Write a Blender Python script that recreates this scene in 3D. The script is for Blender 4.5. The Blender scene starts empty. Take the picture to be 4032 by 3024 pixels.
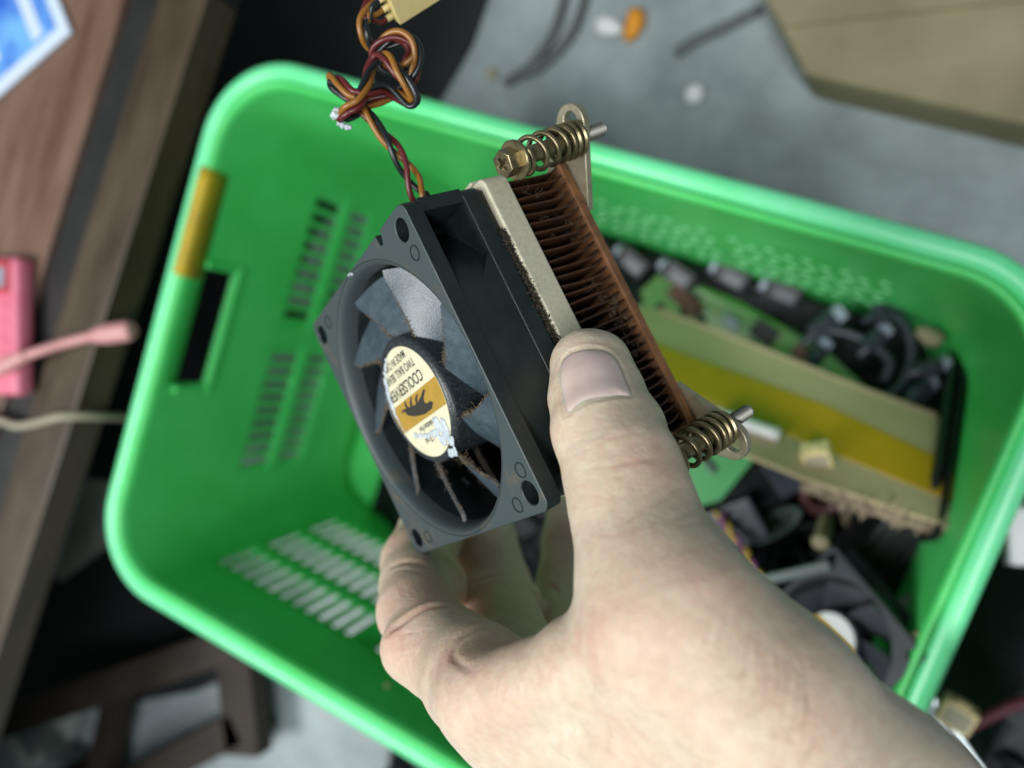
import bpy, bmesh, math, random
import numpy as np
from mathutils import Vector, Matrix, Euler

random.seed(7)
RNG = np.random.default_rng(11)
S = bpy.context.scene
COL = S.collection
PI = math.pi

# ------------------------------------------------------------------ camera
# basket frame: x along the far long side, y towards the near side, h down from the rim plane (mm)
RIM_H = 240.0
RR = np.array([[0.87904751, -0.31376356, 0.35892605],
               [0.34369814, 0.93884445, -0.02104005],
               [-0.33037413, 0.14185742, 0.93312883]])
TR = np.array([-164.6844144, -194.20781666, 439.59351564])
FPX, CU, CV = 3050.0, 2016.0, 1512.0
FLIP = np.diag([1.0, -1.0, -1.0])

def cam_to_world(P):
    """camera space mm (x right, y down, z forward) -> world metres"""
    P = np.asarray(P, float)
    q = (P - TR) @ RR
    q = q @ FLIP
    q = q + np.array([0, 0, RIM_H])
    return q / 1000.0

def px(u, v, d):
    return np.array([(u - CU) / FPX * d, (v - CV) / FPX * d, d])

def pw(u, v, d):
    return Vector(cam_to_world(px(u, v, d)))

def rw(x, y, h):
    return Vector((x / 1000.0, -y / 1000.0, (RIM_H - h) / 1000.0))

CAMR = -RR.T @ TR
def at(u, v, h):
    """point of the photo's ray that lies h mm below the rim plane (world)"""
    ray = RR.T @ np.array([(u - CU) / FPX, (v - CV) / FPX, 1.0])
    s = (h - CAMR[2]) / ray[2]
    p = CAMR + s * ray
    return rw(*p)

cam_data = bpy.data.cameras.new('camera')
cam = bpy.data.objects.new('camera', cam_data)
COL.objects.link(cam)
ax_r, ax_d, ax_f = [FLIP @ RR[i] for i in range(3)]
M = Matrix.Identity(4)
for i in range(3):
    M[i][0], M[i][1], M[i][2] = ax_r[i], -ax_d[i], -ax_f[i]
cl = cam_to_world(np.zeros(3))
for i in range(3):
    M[i][3] = cl[i]
cam.matrix_world = M
cam_data.sensor_width = 36.0
cam_data.lens = FPX / 4032.0 * 36.0
cam_data.clip_start = 0.01
cam_data.clip_end = 50
cam_data.dof.use_dof = True
cam_data.dof.focus_distance = 0.161
cam_data.dof.aperture_fstop = 8.3
S.camera = cam

# ------------------------------------------------------------------ light
W = bpy.data.worlds.new('World')
S.world = W
W.use_nodes = True
bg = W.node_tree.nodes['Background']
bg.inputs[0].default_value = (0.76, 0.95, 1.0, 1)
bg.inputs[1].default_value = 0.19

def area_light(name, loc, target, size, power, color, sy=None):
    L = bpy.data.lights.new(name, 'AREA')
    L.energy = power
    L.color = color
    L.shape = 'RECTANGLE'
    L.size = size
    L.size_y = sy or size
    o = bpy.data.objects.new(name, L)
    COL.objects.link(o)
    o.location = loc
    d = Vector(target) - Vector(loc)
    o.rotation_euler = d.to_track_quat('-Z', 'Y').to_euler()
    return o
area_light('shop_light', (-0.45, -0.95, 1.95), (0.2, -0.15, 0.3), 0.8, 39, (0.985, 1.0, 0.975))
area_light('fill_strip', (0.92, -0.42, 2.1), (0.4, -0.15, 0.2), 0.12, 26, (0.96, 0.99, 1.0), 1.3)  # added unseen strip: fills the hand's right side, glints on the rim

S.view_settings.view_transform = 'Standard'
S.view_settings.look = 'None'
S.view_settings.exposure = -0.15
S.view_settings.gamma = 1.0
S.view_settings.use_curve_mapping = False
S.render.engine = 'CYCLES'
S.cycles.use_denoising = True
S.cycles.max_bounces = 8

# ------------------------------------------------------------------ helpers
def tag(o, label=None, cat=None, group=None, kind=None):
    if label: o['label'] = label
    if cat: o['category'] = cat
    if group: o['group'] = group
    if kind: o['kind'] = kind
    return o

def empty(name, mw=None, loc=None, parent=None):
    o = bpy.data.objects.new(name, None)
    COL.objects.link(o)
    o.empty_display_size = 0.01
    if parent is not None:
        o.parent = parent
    if mw is not None: o.matrix_world = mw
    if loc is not None: o.location = loc
    return o

def link(name, me, mat, parent=None, smooth=False):
    o = bpy.data.objects.new(name, me)
    COL.objects.link(o)
    if mat is not None:
        me.materials.clear()
        for m in (mat if isinstance(mat, (list, tuple)) else [mat]):
            me.materials.append(m)
    if smooth is True:
        me.polygons.foreach_set('use_smooth', [True] * len(me.polygons))
    elif smooth:
        me.polygons.foreach_set('use_smooth', [True] * len(me.polygons))
        me.set_sharp_from_angle(angle=math.radians(smooth))
        wn = o.modifiers.new('weighted', 'WEIGHTED_NORMAL'); wn.keep_sharp = True
    if parent is not None:
        o.parent = parent
    return o

class MB:
    """collects geometry in millimetres; build() writes metres"""
    def __init__(s):
        s.v = []; s.f = []; s.m = []
    def add(s, vs, fs, mi=0):
        b = len(s.v)
        s.v += [tuple(map(float, p)) for p in vs]
        s.f += [tuple(b + i for i in f) for f in fs]
        s.m += [mi] * len(fs)
        return s
    def add_mesh(s, me, mi=0, T=None, scale=1.0):
        vs = [(T @ (v.co * scale)) if T is not None else v.co * scale for v in me.vertices]
        return s.add(vs, [tuple(p.vertices) for p in me.polygons], mi)
    def box(s, a, b, bev=0.0, T=None, mi=0, seg=2):
        bm = bmesh.new()
        bmesh.ops.create_cube(bm, size=1)
        for v in bm.verts:
            v.co = Vector([(a[i] + b[i]) / 2 + v.co[i] * (b[i] - a[i]) for i in range(3)])
        if bev > 0:
            bmesh.ops.bevel(bm, geom=bm.edges[:], offset=bev, segments=seg, affect='EDGES', profile=0.5)
        bm.verts.index_update()
        vs = [(T @ v.co) if T is not None else v.co for v in bm.verts]
        s.add([tuple(v) for v in vs], [tuple(v.index for v in f.verts) for f in bm.faces], mi)
        bm.free()
        return s
    def tube(s, pts, r, n=8, mi=0, cap=True):
        pts = [Vector(p) for p in pts]
        rs = r if hasattr(r, '__len__') else [r] * len(pts)
        t0 = (pts[1] - pts[0]).normalized()
        u = t0.orthogonal().normalized()
        rings = []
        for i, p in enumerate(pts):
            a = pts[max(i - 1, 0)]; b = pts[min(i + 1, len(pts) - 1)]
            t = (b - a)
            t = t.normalized() if t.length > 1e-9 else t0
            u = (u - t * u.dot(t))
            u = u.normalized() if u.length > 1e-6 else t.orthogonal().normalized()
            w = t.cross(u)
            rings.append([p + (u * math.cos(2 * PI * k / n) + w * math.sin(2 * PI * k / n)) * rs[i] for k in range(n)])
        vs = [q for ring in rings for q in ring]
        fs = []
        for i in range(len(pts) - 1):
            for k in range(n):
                k2 = (k + 1) % n
                fs.append((i * n + k, i * n + k2, (i + 1) * n + k2, (i + 1) * n + k))
        if cap:
            fs.append(tuple(range(n - 1, -1, -1)))
            fs.append(tuple((len(pts) - 1) * n + k for k in range(n)))
        return s.add(vs, fs, mi)
    def lathe(s, prof, n=48, T=None, mi=0, closed=False, c=(0, 0)):
        vs = []; fs = []
        for (r, z) in prof:
            for k in range(n):
                a = 2 * PI * k / n
                p = Vector((c[0] + r * math.cos(a), c[1] + r * math.sin(a), z))
                vs.append(T @ p if T is not None else p)
        m = len(prof)
        for i in range(m if closed else m - 1):
            j = (i + 1) % m
            for k in range(n):
                k2 = (k + 1) % n
                fs.append((i * n + k, i * n + k2, j * n + k2, j * n + k))
        if not closed:
            if prof[0][0] > 1e-6: fs.append(tuple(range(n - 1, -1, -1)))
            if prof[-1][0] > 1e-6: fs.append(tuple((m - 1) * n + k for k in range(n)))
        return s.add(vs, fs, mi)
    def build(s, name, mat, parent=None, smooth=False, world=False, scale=0.001):
        me = bpy.data.meshes.new(name)
        k = 1.0 if world else scale
        me.from_pydata([(p[0] * k, p[1] * k, p[2] * k) for p in s.v], [], s.f)
        bm = bmesh.new(); bm.from_mesh(me)
        bmesh.ops.recalc_face_normals(bm, faces=bm.faces)
        bm.to_mesh(me); bm.free()
        if any(s.m):
            me.polygons.foreach_set('material_index', s.m)
        me.update()
        return link(name, me, mat, parent, smooth)

def circ(cx, cy, r, n=32, a0=0.0):
    return [(cx + r * math.cos(a0 + 2 * PI * k / n), cy + r * math.sin(a0 + 2 * PI * k / n)) for k in range(n)]

def rrect(x0, y0, x1, y1, r, n=6):
    out = []
    for (cx, cy, a) in ((x1 - r, y1 - r, 0), (x0 + r, y1 - r, PI / 2), (x0 + r, y0 + r, PI), (x1 - r, y0 + r, 1.5 * PI)):
        for k in range(n + 1):
            t = a + PI / 2 * k / n
            out.append((cx + r * math.cos(t), cy + r * math.sin(t)))
    return out

def plate(outlines, z0, z1, bev=0.0, seg=2):
    """filled 2d outlines (first the outside, then holes) extruded from z0 to z1; mesh in mm"""
    cu = bpy.data.curves.new('outline', 'CURVE')
    cu.dimensions = '2D'
    cu.fill_mode = 'BOTH'
    cu.extrude = (z1 - z0) / 2 - bev
    cu.bevel_depth = bev
    cu.bevel_resolution = seg
    cu.offset = -bev
    for pts in outlines:
        sp = cu.splines.new('POLY')
        sp.points.add(len(pts) - 1)
        for p, q in zip(sp.points, pts):
            p.co = (q[0], q[1], 0, 1)
        sp.use_cyclic_u = True
    o = bpy.data.objects.new('outline', cu)
    COL.objects.link(o)
    dg = bpy.context.evaluated_depsgraph_get()
    me = bpy.data.meshes.new_from_object(o.evaluated_get(dg))
    bpy.data.objects.remove(o)
    bpy.data.curves.remove(cu)
    me.transform(Matrix.Translation((0, 0, (z0 + z1) / 2)))
    return me

def spline(pts, n=8):
    """Catmull-Rom through the points"""
    P = [np.array(p, float) for p in pts]
    P = [2 * P[0] - P[1]] + P + [2 * P[-1] - P[-2]]
    out = []
    for i in range(1, len(P) - 2):
        a, b, c, d = P[i - 1:i + 3]
        for k in range(n):
            t = k / n
            out.append(0.5 * ((2 * b) + (c - a) * t + (2 * a - 5 * b + 4 * c - d) * t * t + (3 * b - a - 3 * c + d) * t ** 3))
    out.append(P[-2])
    return out

# ------------------------------------------------------------------ materials
def mat(name, col, rough=0.5, metal=0.0, var=None, var_scale=40.0, bump=0.0, bump_scale=200.0, spec=0.5,
        detail=6.0, ramp=(0.35, 0.65), rough_var=0.0, coat=0.0, stretch=None, emis=None):
    m = bpy.data.materials.new(name)
    m.use_nodes = True
    nt = m.node_tree
    N = nt.nodes; L = nt.links
    b = N['Principled BSDF']
    b.inputs['Base Color'].default_value = (*col, 1)
    b.inputs['Roughness'].default_value = rough
    b.inputs['Metallic'].default_value = metal
    b.inputs['Specular IOR Level'].default_value = spec
    b.inputs['Coat Weight'].default_value = coat
    tc = N.new('ShaderNodeTexCoord')
    src = tc.outputs['Object']
    if stretch:
        mp = N.new('ShaderNodeMapping')
        mp.inputs['Scale'].default_value = stretch
        L.new(src, mp.inputs['Vector'])
        src = mp.outputs['Vector']
    if var is not None or rough_var:
        n = N.new('ShaderNodeTexNoise')
        n.inputs['Scale'].default_value = var_scale
        n.inputs['Detail'].default_value = detail
        n.inputs['Roughness'].default_value = 0.65
        L.new(src, n.inputs['Vector'])
        if var is not None:
            cr = N.new('ShaderNodeValToRGB')
            cr.color_ramp.elements[0].position = ramp[0]
            cr.color_ramp.elements[1].position = ramp[1]
            cr.color_ramp.elements[0].color = (*col, 1)
            cr.color_ramp.elements[1].color = (*var, 1)
            L.new(n.outputs['Fac'], cr.inputs['Fac'])
            L.new(cr.outputs['Color'], b.inputs['Base Color'])
        if rough_var:
            mr = N.new('ShaderNodeMapRange')
            mr.inputs['To Min'].default_value = max(0.02, rough - rough_var)
            mr.inputs['To Max'].default_value = min(1.0, rough + rough_var)
            mr.inputs['From Min'].default_value = 0.3
            mr.inputs['From Max'].default_value = 0.7
            L.new(n.outputs['Fac'], mr.inputs['Value'])
            L.new(mr.outputs['Result'], b.inputs['Roughness'])
    if bump:
        n2 = N.new('ShaderNodeTexNoise')
        n2.inputs['Scale'].default_value = bump_scale
        n2.inputs['Detail'].default_value = 4.0
        L.new(src, n2.inputs['Vector'])
        bp = N.new('ShaderNodeBump')
        bp.inputs['Strength'].default_value = 1.0
        bp.inputs['Distance'].default_value = bump
        L.new(n2.outputs['Fac'], bp.inputs['Height'])
        L.new(bp.outputs['Normal'], b.inputs['Normal'])
    return m

M_green = mat('green_plastic', (0.07, 0.62, 0.13), 0.34, var=(0.10, 0.70, 0.19), var_scale=14, bump=0.0002, bump_scale=60, rough_var=0.08)
M_rim = mat('green_rim', (0.13, 0.78, 0.30), 0.28, var=(0.20, 0.82, 0.42), var_scale=14, bump=0.0002, bump_scale=50, rough_var=0.08)
M_yellow = mat('yellow_tape', (0.52, 0.36, 0.012), 0.6, var=(0.40, 0.28, 0.02), var_scale=20)
M_floor = mat('concrete', (0.20, 0.235, 0.245), 0.42, var=(0.40, 0.455, 0.475), var_scale=7.5, detail=9, bump=0.0006, bump_scale=90, rough_var=0.18)
M_wood = mat('table_wood', (0.115, 0.056, 0.040), 0.34, var=(0.22, 0.135, 0.098), var_scale=16, stretch=(5, 0.6, 5), rough_var=0.1, bump=0.0002, bump_scale=50)
M_wood2 = mat('edge_wood', (0.040, 0.026, 0.013), 0.5, var=(0.08, 0.055, 0.03), var_scale=18, stretch=(4, 0.6, 4), rough_var=0.1)
M_darkwood = mat('dark_trim', (0.010, 0.010, 0.011), 0.45, var=(0.022, 0.021, 0.020), var_scale=25)
M_beam = mat('stretcher_wood', (0.014, 0.009, 0.006), 0.7, var=(0.034, 0.022, 0.014), var_scale=22)
M_card = mat('cardboard', (0.205, 0.175, 0.10), 0.8, var=(0.31, 0.27, 0.165), var_scale=9, bump=0.0002, bump_scale=150)
M_carton = mat('carton_pale', (0.40, 0.325, 0.19), 0.6, var=(0.48, 0.39, 0.24), var_scale=14)
M_band = mat('yellow_band', (0.56, 0.33, 0.008), 0.4, var=(0.45, 0.27, 0.01), var_scale=14)
M_tornedge = mat('torn_cardboard', (0.35, 0.28, 0.2), 0.9, var=(0.2, 0.15, 0.1), var_scale=250, bump=0.001, bump_scale=300)
M_pcb = mat('circuit_board', (0.035, 0.19, 0.03), 0.4, var=(0.09, 0.22, 0.045), var_scale=60, detail=2)
M_pcb2 = mat('circuit_board_bright', (0.04, 0.31, 0.08), 0.4, var=(0.055, 0.37, 0.11), var_scale=30)
M_black = mat('black_plastic', (0.006, 0.008, 0.010), 0.42, var=(0.013, 0.015, 0.018), var_scale=60, spec=0.3, rough_var=0.1)
M_cable = mat('black_cable', (0.008, 0.009, 0.011), 0.4)
M_slate = mat('slate_plastic', (0.016, 0.019, 0.028), 0.4, var=(0.045, 0.052, 0.075), var_scale=80)
M_pale = mat('pale_plastic', (0.22, 0.25, 0.33), 0.4, var=(0.34, 0.38, 0.46), var_scale=60)
M_cream = mat('cream_plastic', (0.72, 0.58, 0.27), 0.42, var=(0.80, 0.67, 0.36), var_scale=90)
M_white = mat('white_plastic', (0.78, 0.80, 0.80), 0.4, var=(0.68, 0.71, 0.72), var_scale=40)
M_paperwhite = mat('white_paper', (0.55, 0.62, 0.58), 0.7, var=(0.42, 0.50, 0.45), var_scale=16)
M_blueprint = mat('blue_print', (0.03, 0.12, 0.62), 0.4, var=(0.18, 0.48, 0.90), var_scale=26, detail=3)
M_cardwhite = mat('card_border', (0.62, 0.72, 0.86), 0.4)
M_pink = mat('pink_plastic', (0.72, 0.16, 0.25), 0.4, var=(0.76, 0.22, 0.31), var_scale=70)
M_pinkred = mat('red_rim', (0.50, 0.05, 0.06), 0.4)
M_pinkcable = mat('pink_cable', (0.62, 0.30, 0.30), 0.45)
M_beige = mat('beige_cable', (0.36, 0.33, 0.24), 0.5)
M_orange = mat('orange_scrap', (0.75, 0.30, 0.02), 0.6)
M_steel = mat('dull_steel', (0.45, 0.5, 0.52), 0.35, 0.9)

# ------------------------------------------------------------------ the setting: floor
b = MB()
b.add([(-3000, -3000, 0), (3000, -3000, 0), (3000, 3000, 0), (-3000, 3000, 0)], [(0, 1, 2, 3)])
fl = b.build('floor', M_floor)
tag(fl, kind='structure')

# ------------------------------------------------------------------ table on the left
e0 = Vector((-31, 14, 0)); e1 = Vector((-66, -430, 0))      # outer edge of the top, world mm
ed = (e1 - e0).normalized(); en = Vector((ed.y, -ed.x, 0))   # en points away from the basket
if en.x > 0: en = -en
tr = empty('table', loc=(e0.x / 1000, e0.y / 1000, 0))
tag(tr, 'low brown wooden table with a dark inlaid strip along its edge, beside the green basket', 'table')
ang = math.atan2(ed.y, ed.x)
tr.rotation_euler = (0, 0, ang - (-PI / 2))     # local -y runs along the edge, local -x goes into the table
TZ = 230
b = MB(); b.box((-700, -1100, TZ - 22), (-62, 90, TZ), 1.5); b.build('table_top', M_wood, tr, 30)
b = MB(); b.box((-61.5, -1100, TZ - 22), (-38, 90, TZ - 3), 1.0); b.build('inlay_strip', M_darkwood, tr, 30)
b = MB(); b.box((-37.5, -1100, TZ - 26), (0, 14, TZ - 0.5), 2.0); b.build('edge_board', M_wood2, tr, 30)
b = MB(); b.box((-37.5, 14.5, TZ - 26), (0, 90, TZ - 2.5), 2.0); b.build('edge_board', M_darkwood, tr, 30)
b = MB(); b.box((-150.2, -250.5, TZ), (-147.5, 90, TZ + 0.6), 0.2); b.build('glass_edge', M_steel, tr)
b = MB(); b.box((-60, -205, 20), (24, -180, 34), 1); b.build('foot_rail', M_beam, tr, 30)
for (x, y) in ((-60, -720), (-660, -720), (-660, 40), (-60, -1050)):
    b = MB(); b.box((x - 18, y - 18, 0), (x + 18, y + 18, TZ - 23), 2); b.build('leg', M_beam, tr, 30)

# crossed wooden stretchers standing on the floor under the near end of the table
def beam(p, q, w, h, m, name, parent):
    p = Vector(p); q = Vector(q)
    d = q - p
    T = Matrix.Translation(p) @ d.to_track_quat('X', 'Z').to_matrix().to_4x4()
    b = MB(); b.box((0, -w / 2, -h / 2), (d.length, w / 2, h / 2), 1.5, T=T)
    return b.build(name, m, parent, 30)
rk = empty('wooden_rack', loc=(0, 0, 0))
tag(rk, 'dark wooden rack of crossed bars on the floor at the lower left', 'rack')
def fm(u, v, h):
    p = at(u, v, h) * 1000
    return p
beam(fm(-250, 2935, 190), fm(1000, 2500, 190), 30, 22, M_beam, 'rail', rk)
beam(fm(930, 2480, 205), fm(980, 2960, 205), 38, 20, M_beam, 'rail', rk)
beam(fm(400, 3150, 205), fm(960, 2850, 205), 30, 20, M_beam, 'rail', rk)
beam(fm(480, 2700, 212), fm(380, 3150, 212), 26, 20, M_beam, 'rail', rk)
for (u, v) in ((-200, 2915), (975, 2515), (965, 2900), (420, 3120)):
    p = fm(u, v, 214)
    b = MB(); b.box((p.x - 13, p.y - 13, 0), (p.x + 13, p.y + 13, p.z - 1), 1.5); b.build('leg', M_beam, rk, 30)

o = MB()  # black sheet added in place of the table's shade on the floor
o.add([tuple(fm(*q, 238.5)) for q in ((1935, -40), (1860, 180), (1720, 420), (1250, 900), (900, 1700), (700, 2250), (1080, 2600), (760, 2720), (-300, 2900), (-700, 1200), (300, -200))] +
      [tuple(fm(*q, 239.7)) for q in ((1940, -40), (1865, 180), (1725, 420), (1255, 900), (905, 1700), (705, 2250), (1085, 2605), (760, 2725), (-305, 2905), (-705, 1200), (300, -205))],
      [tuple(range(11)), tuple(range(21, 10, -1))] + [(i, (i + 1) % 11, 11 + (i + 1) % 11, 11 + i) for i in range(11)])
o = o.build('shade_sheet', mat('shade_black', (0.006, 0.009, 0.010), 0.7, var=(0.011, 0.014, 0.016), var_scale=12))
tag(o, 'added black sheet standing in for the shade on the floor between the wooden table and the basket', 'painted shade')
# pale sheets lying under the table
def sheet(name, pts_uvh, m, th=1.2):
    c = [fm(*p) for p in pts_uvh]
    n = (c[1] - c[0]).cross(c[2] - c[0]).normalized()
    if n.z < 0: n = -n
    k = len(c)
    b = MB()
    b.add([tuple(p) for p in c] + [tuple(p - n * th) for p in c],
          [tuple(range(k)), tuple(range(2 * k - 1, k - 1, -1))] + [(i, (i + 1) % k, k + (i + 1) % k, k + i) for i in range(k)])
    return b.build(name, m)
o = sheet('paper_sheet', [(330, 2760, 232), (270, 2960, 232), (120, 3030, 236), (170, 2850, 236)], M_paperwhite)
tag(o, 'pale folded paper scrap lying among the dark rack bars at lower left', 'paper')
o = sheet('paper_strip', [(40, 2870, 234), (130, 3000, 236), (90, 3040, 236), (0, 2900, 234)], M_paperwhite)
tag(o, 'narrow white strip lying beside the pale folded paper scrap', 'paper')
o = sheet('grey_board', [(270, 1880, 236), (460, 1900, 236), (420, 2150, 236), (240, 2290, 236), (110, 2190, 236)], mat('grey_board', (0.50, 0.51, 0.48), 0.7, var=(0.30, 0.31, 0.29), var_scale=12), 3)
tag(o, 'grey board lying on the floor between the table edge and the basket', 'board')

# ------------------------------------------------------------------ things on the table
def local_box_thing(name, c, size, rot, bev, m, label, cat):
    t = empty(name, loc=c)
    t.rotation_euler = (0, 0, rot)
    tag(t, label, cat)
    return t
# blue printed card
ctl = [at(-80, -60, 9), at(250, -60, 9), at(290, 130, 9), at(-10, 395, 9)]
k = [p * 1000 for p in ctl]
dirA = (k[2] - k[3]).normalized(); perp = Vector((-dirA.y, dirA.x, 0))
t = empty('printed_card', loc=k[2] / 1000)
t.rotation_euler = (0, 0, math.atan2(dirA.y, dirA.x))
tag(t, 'blue printed card with a white border lying on the table at the top left', 'card')
b = MB(); b.box((-150, 0, 0), (0, 110, 2.5), 0.5); b.build('border', M_cardwhite, t)
b = MB(); b.box((-140, 9, 2.5), (-9, 101, 2.9), 0.1); b.build('print', M_blueprint, t)
b = MB(); b.box((-30, 12, 2.9), (-20, 100, 3.1), 0.05); b.box((-120, 20, 2.9), (-60, 34, 3.1), 0.05); b.build('pale_stripe', M_cardwhite, t)

# pink gadget with its short cable
a = at(88, 1010, 0) * 1000; c2 = at(90, 1560, 0) * 1000
d = (a - c2); ang2 = math.atan2(d.y, d.x)
t = empty('pink_charger', loc=((a.x + c2.x) / 2000, (a.y + c2.y) / 2000, TZ / 1000))
t.rotation_euler = (0, 0, ang2)
tag(t, 'pink plastic case with a red rimmed window lying at the table edge', 'charger')
ln = d.length
b = MB(); b.box((-ln / 2, 0, 0), (ln / 2, 60, 14), 5, seg=4); b.build('case', M_pink, t, 40)
b = MB(); b.box((ln / 2 - 24, 6, 14), (ln / 2 - 3, 40, 15.5), 0.7); b.build('window_rim', M_pinkred, t, 40)
b = MB(); b.box((ln / 2 - 20, 9, 15.5), (ln / 2 - 7, 32, 16), 0.2); b.build('window', M_pale, t, 40)
for i in range(5):
    b = MB(); b.box((-ln / 2 + 12 + i * 11, 8, 14), (-ln / 2 + 17 + i * 11, 40, 14.6), 0.3); b.build('rib', M_pink, t, 40)
pts = [at(-120, 1500, -14), at(0, 1450, -10), at(80, 1410, -8), at(170, 1378, -4), at(260, 1350, 2), at(370, 1322, 6)]
t = empty('pink_cable', loc=pts[-1])
tag(t, 'pink charging cable with a thick plug reaching out over the table edge', 'cable')
loc0 = pts[-1] * 1000
rel = [p * 1000 - loc0 for p in pts]
b = MB(); b.tube(spline(rel, 6), 3.2, 12); b.build('cord', M_pinkcable, t, True)
b = MB(); d = (rel[-1] - rel[-2]).normalized()
q = rel[-1] - d * 1.5
tip = at(520, 1300, 10) * 1000 - loc0
dd = (tip - q)
b.tube([q, q + dd * 0.12, q + dd * 0.35, q + dd * 0.9, q + dd], [3.4, 5.0, 6.4, 6.6, 5.0], 16); b.build('plug', M_pinkcable, t, 40)
b = MB(); b.tube([rel[1], rel[1] + (rel[2] - rel[1]) * 1.3], [5.2, 4.0], 14); b.build('collar', M_pinkcable, t, 40)
pts = [at(-150, 1630, 2), at(0, 1655, 4), at(60, 1676, 5), at(130, 1668, 6), at(250, 1640, 7), at(400, 1640, 26), at(520, 1645, 60)]
b = MB(); b.tube([p * 1000 for p in spline([np.array(p) for p in pts], 8) and [Vector(q) for q in spline([np.array(p) for p in pts], 8)]], 2.6, 12)
o = b.build('beige_cable', M_beige, None, True)
tag(o, 'beige cable running from the table edge down behind the green basket', 'cable')

# ------------------------------------------------------------------ floor things at the back
def carton_box():
    c = at(3080, 40, 70) * 1000
    t = empty('cardboard_box', loc=(0, 0, 0))
    tag(t, 'brown cardboard box on the floor behind the basket, cut off by the top right corner', 'cardboard box')
    P = [fm(2985, -60, 196), fm(3180, 300, 196), fm(4350, 570, 196), fm(4350, -400, 196)]
    top = [Vector((p.x, p.y, P[0].z)) for p in P]
    vs = [tuple(p) for p in top] + [(p.x + (6 if i < 2 else 0), p.y, 1) for i, p in enumerate(top)]
    b = MB(); b.add(vs, [(0, 1, 2, 3), (7, 6, 5, 4)] + [(i, (i + 1) % 4, 4 + (i + 1) % 4, 4 + i) for i in range(4)])
    o = b.build('carton', M_card, t)
    bv = o.modifiers.new('bevel', 'BEVEL'); bv.width = 0.003; bv.segments = 2
    # two lid flaps meeting in a slightly open seam
    zt = top[0].z
    m0 = top[0].lerp(top[1], 0.52); m1 = top[3].lerp(top[2], 0.40)
    for (q, lift) in (([top[0], m0, m1, top[3]], 5), ([m0, top[1], top[2], m1], 2)):
        q = [Vector(p) for p in q]
        vs = [(p.x, p.y, zt + 1 + (lift if j in ((1, 2) if lift == 5 else (0, 3)) else 0)) for j, p in enumerate(q)]
        vs2 = [(x, y, z + 3) for (x, y, z) in vs]
        b = MB(); b.add(vs + vs2, [(3, 2, 1, 0), (4, 5, 6, 7)] + [(i, (i + 1) % 4, 4 + (i + 1) % 4, 4 + i) for i in range(4)])
        b.build('flap', M_card, t)
carton_box()

def lump(name, p, r, m, label, cat, sc=(1, 1, 1), group=None, seed=0, sub=2, amp=0.25):
    rs = np.random.default_rng(seed)
    bm = bmesh.new()
    bmesh.ops.create_icosphere(bm, subdivisions=sub, radius=1)
    for v in bm.verts:
        k = 1 + amp * (rs.random() - 0.5) * 2
        v.co = Vector((v.co.x * sc[0] * k, v.co.y * sc[1] * k, max(-0.3, v.co.z) * sc[2] * k)) * r
    me = bpy.data.meshes.new(name)
    for v in bm.verts: v.co /= 1000
    bm.to_mesh(me); bm.free()
    o = link(name, me, m, None, True)
    o.location = p
    return tag(o, label, cat, group)
lump('orange_scrap', at(2500, 90, 236), 8, M_orange, 'crumpled orange scrap on the grey floor behind the basket', 'scrap', (1.0, 1.6, 0.8), seed=3)
lump('white_scrap', at(2395, 105, 236), 8, M_white, 'crumpled whitish scrap beside the orange scrap on the floor', 'scrap', (1.6, 0.9, 0.6), seed=4)
lump('foam_ball', at(2730, 370, 234), 8, M_white, 'small round white bit alone on the shaded floor behind the basket', 'scrap', (1, 1, .8), seed=5, amp=.1)
lump('foam_chip', at(3190, 265, 236), 6, M_white, 'small white chip lying against the corner of the cardboard box', 'scrap', (1.3, 1, .7), seed=6)
lump('amber_chip', at(1935, 290, 238), 5, M_beige, 'small dull yellow chip on the floor at the edge of the table shadow', 'scrap', (1.3, 1, .6), seed=8)
M_greycord = mat('grey_cord', (0.10, 0.11, 0.11), 0.5)
for (ps, lab) in (([(2230, -30), (2180, 130), (2090, 260), (1990, 330)], 'grey cord curving over the floor nearest the table shadow'),
                  ([(2310, -30), (2260, 120), (2150, 250), (2040, 300)], 'grey cord lying just right of the curved cord on the floor'),
                  ([(2990, 40), (2850, 110), (2740, 160), (2660, 215)], 'grey cord on the floor reaching towards the cardboard box')):
    pts = [np.array(at(u, v, 237.5)) for u, v in ps]
    b = MB(); b.tube([Vector(p) * 1000 for p in spline(pts, 8)], 4.2, 10)
    tag(b.build('floor_cable', M_greycord, None, True), lab, 'cable', 'grey cords on the floor')

# ------------------------------------------------------------------ the green basket
BW, BD, BH = 450.0, 330.5, 232.0
TAPER = 0.06
basket = empty('green_basket', loc=rw(BW / 2, BD / 2, RIM_H))
tag(basket, 'bright green plastic basket with slotted walls, full of electronic scrap', 'basket')
bo = Vector((BW / 2, -BD / 2, 0))
def perim(inset, r, s_list):
    """points of a rounded rectangle at inset; s in corner/edge coordinates"""
    out = []
    x0, y0, x1, y1 = inset, inset, BW - inset, BD - inset
    for (kind, idx, t) in s_list:
        if kind == 'e':
            if idx == 0: p = (x0 + r + t * (x1 - x0 - 2 * r), y0)
            elif idx == 1: p = (x1, y0 + r + t * (y1 - y0 - 2 * r))
            elif idx == 2: p = (x1 - r - t * (x1 - x0 - 2 * r), y1)
            else: p = (x0, y1 - r - t * (y1 - y0 - 2 * r))
        else:
            cx, cy, a = ((x1 - r, y0 + r, -PI / 2), (x1 - r, y1 - r, 0), (x0 + r, y1 - r, PI / 2), (x0 + r, y0 + r, PI))[idx]
            p = (cx + r * math.cos(a + t * PI / 2), cy + r * math.sin(a + t * PI / 2))
        out.append(p)
    return out
RC = 40.0
INS = 13.0
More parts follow.
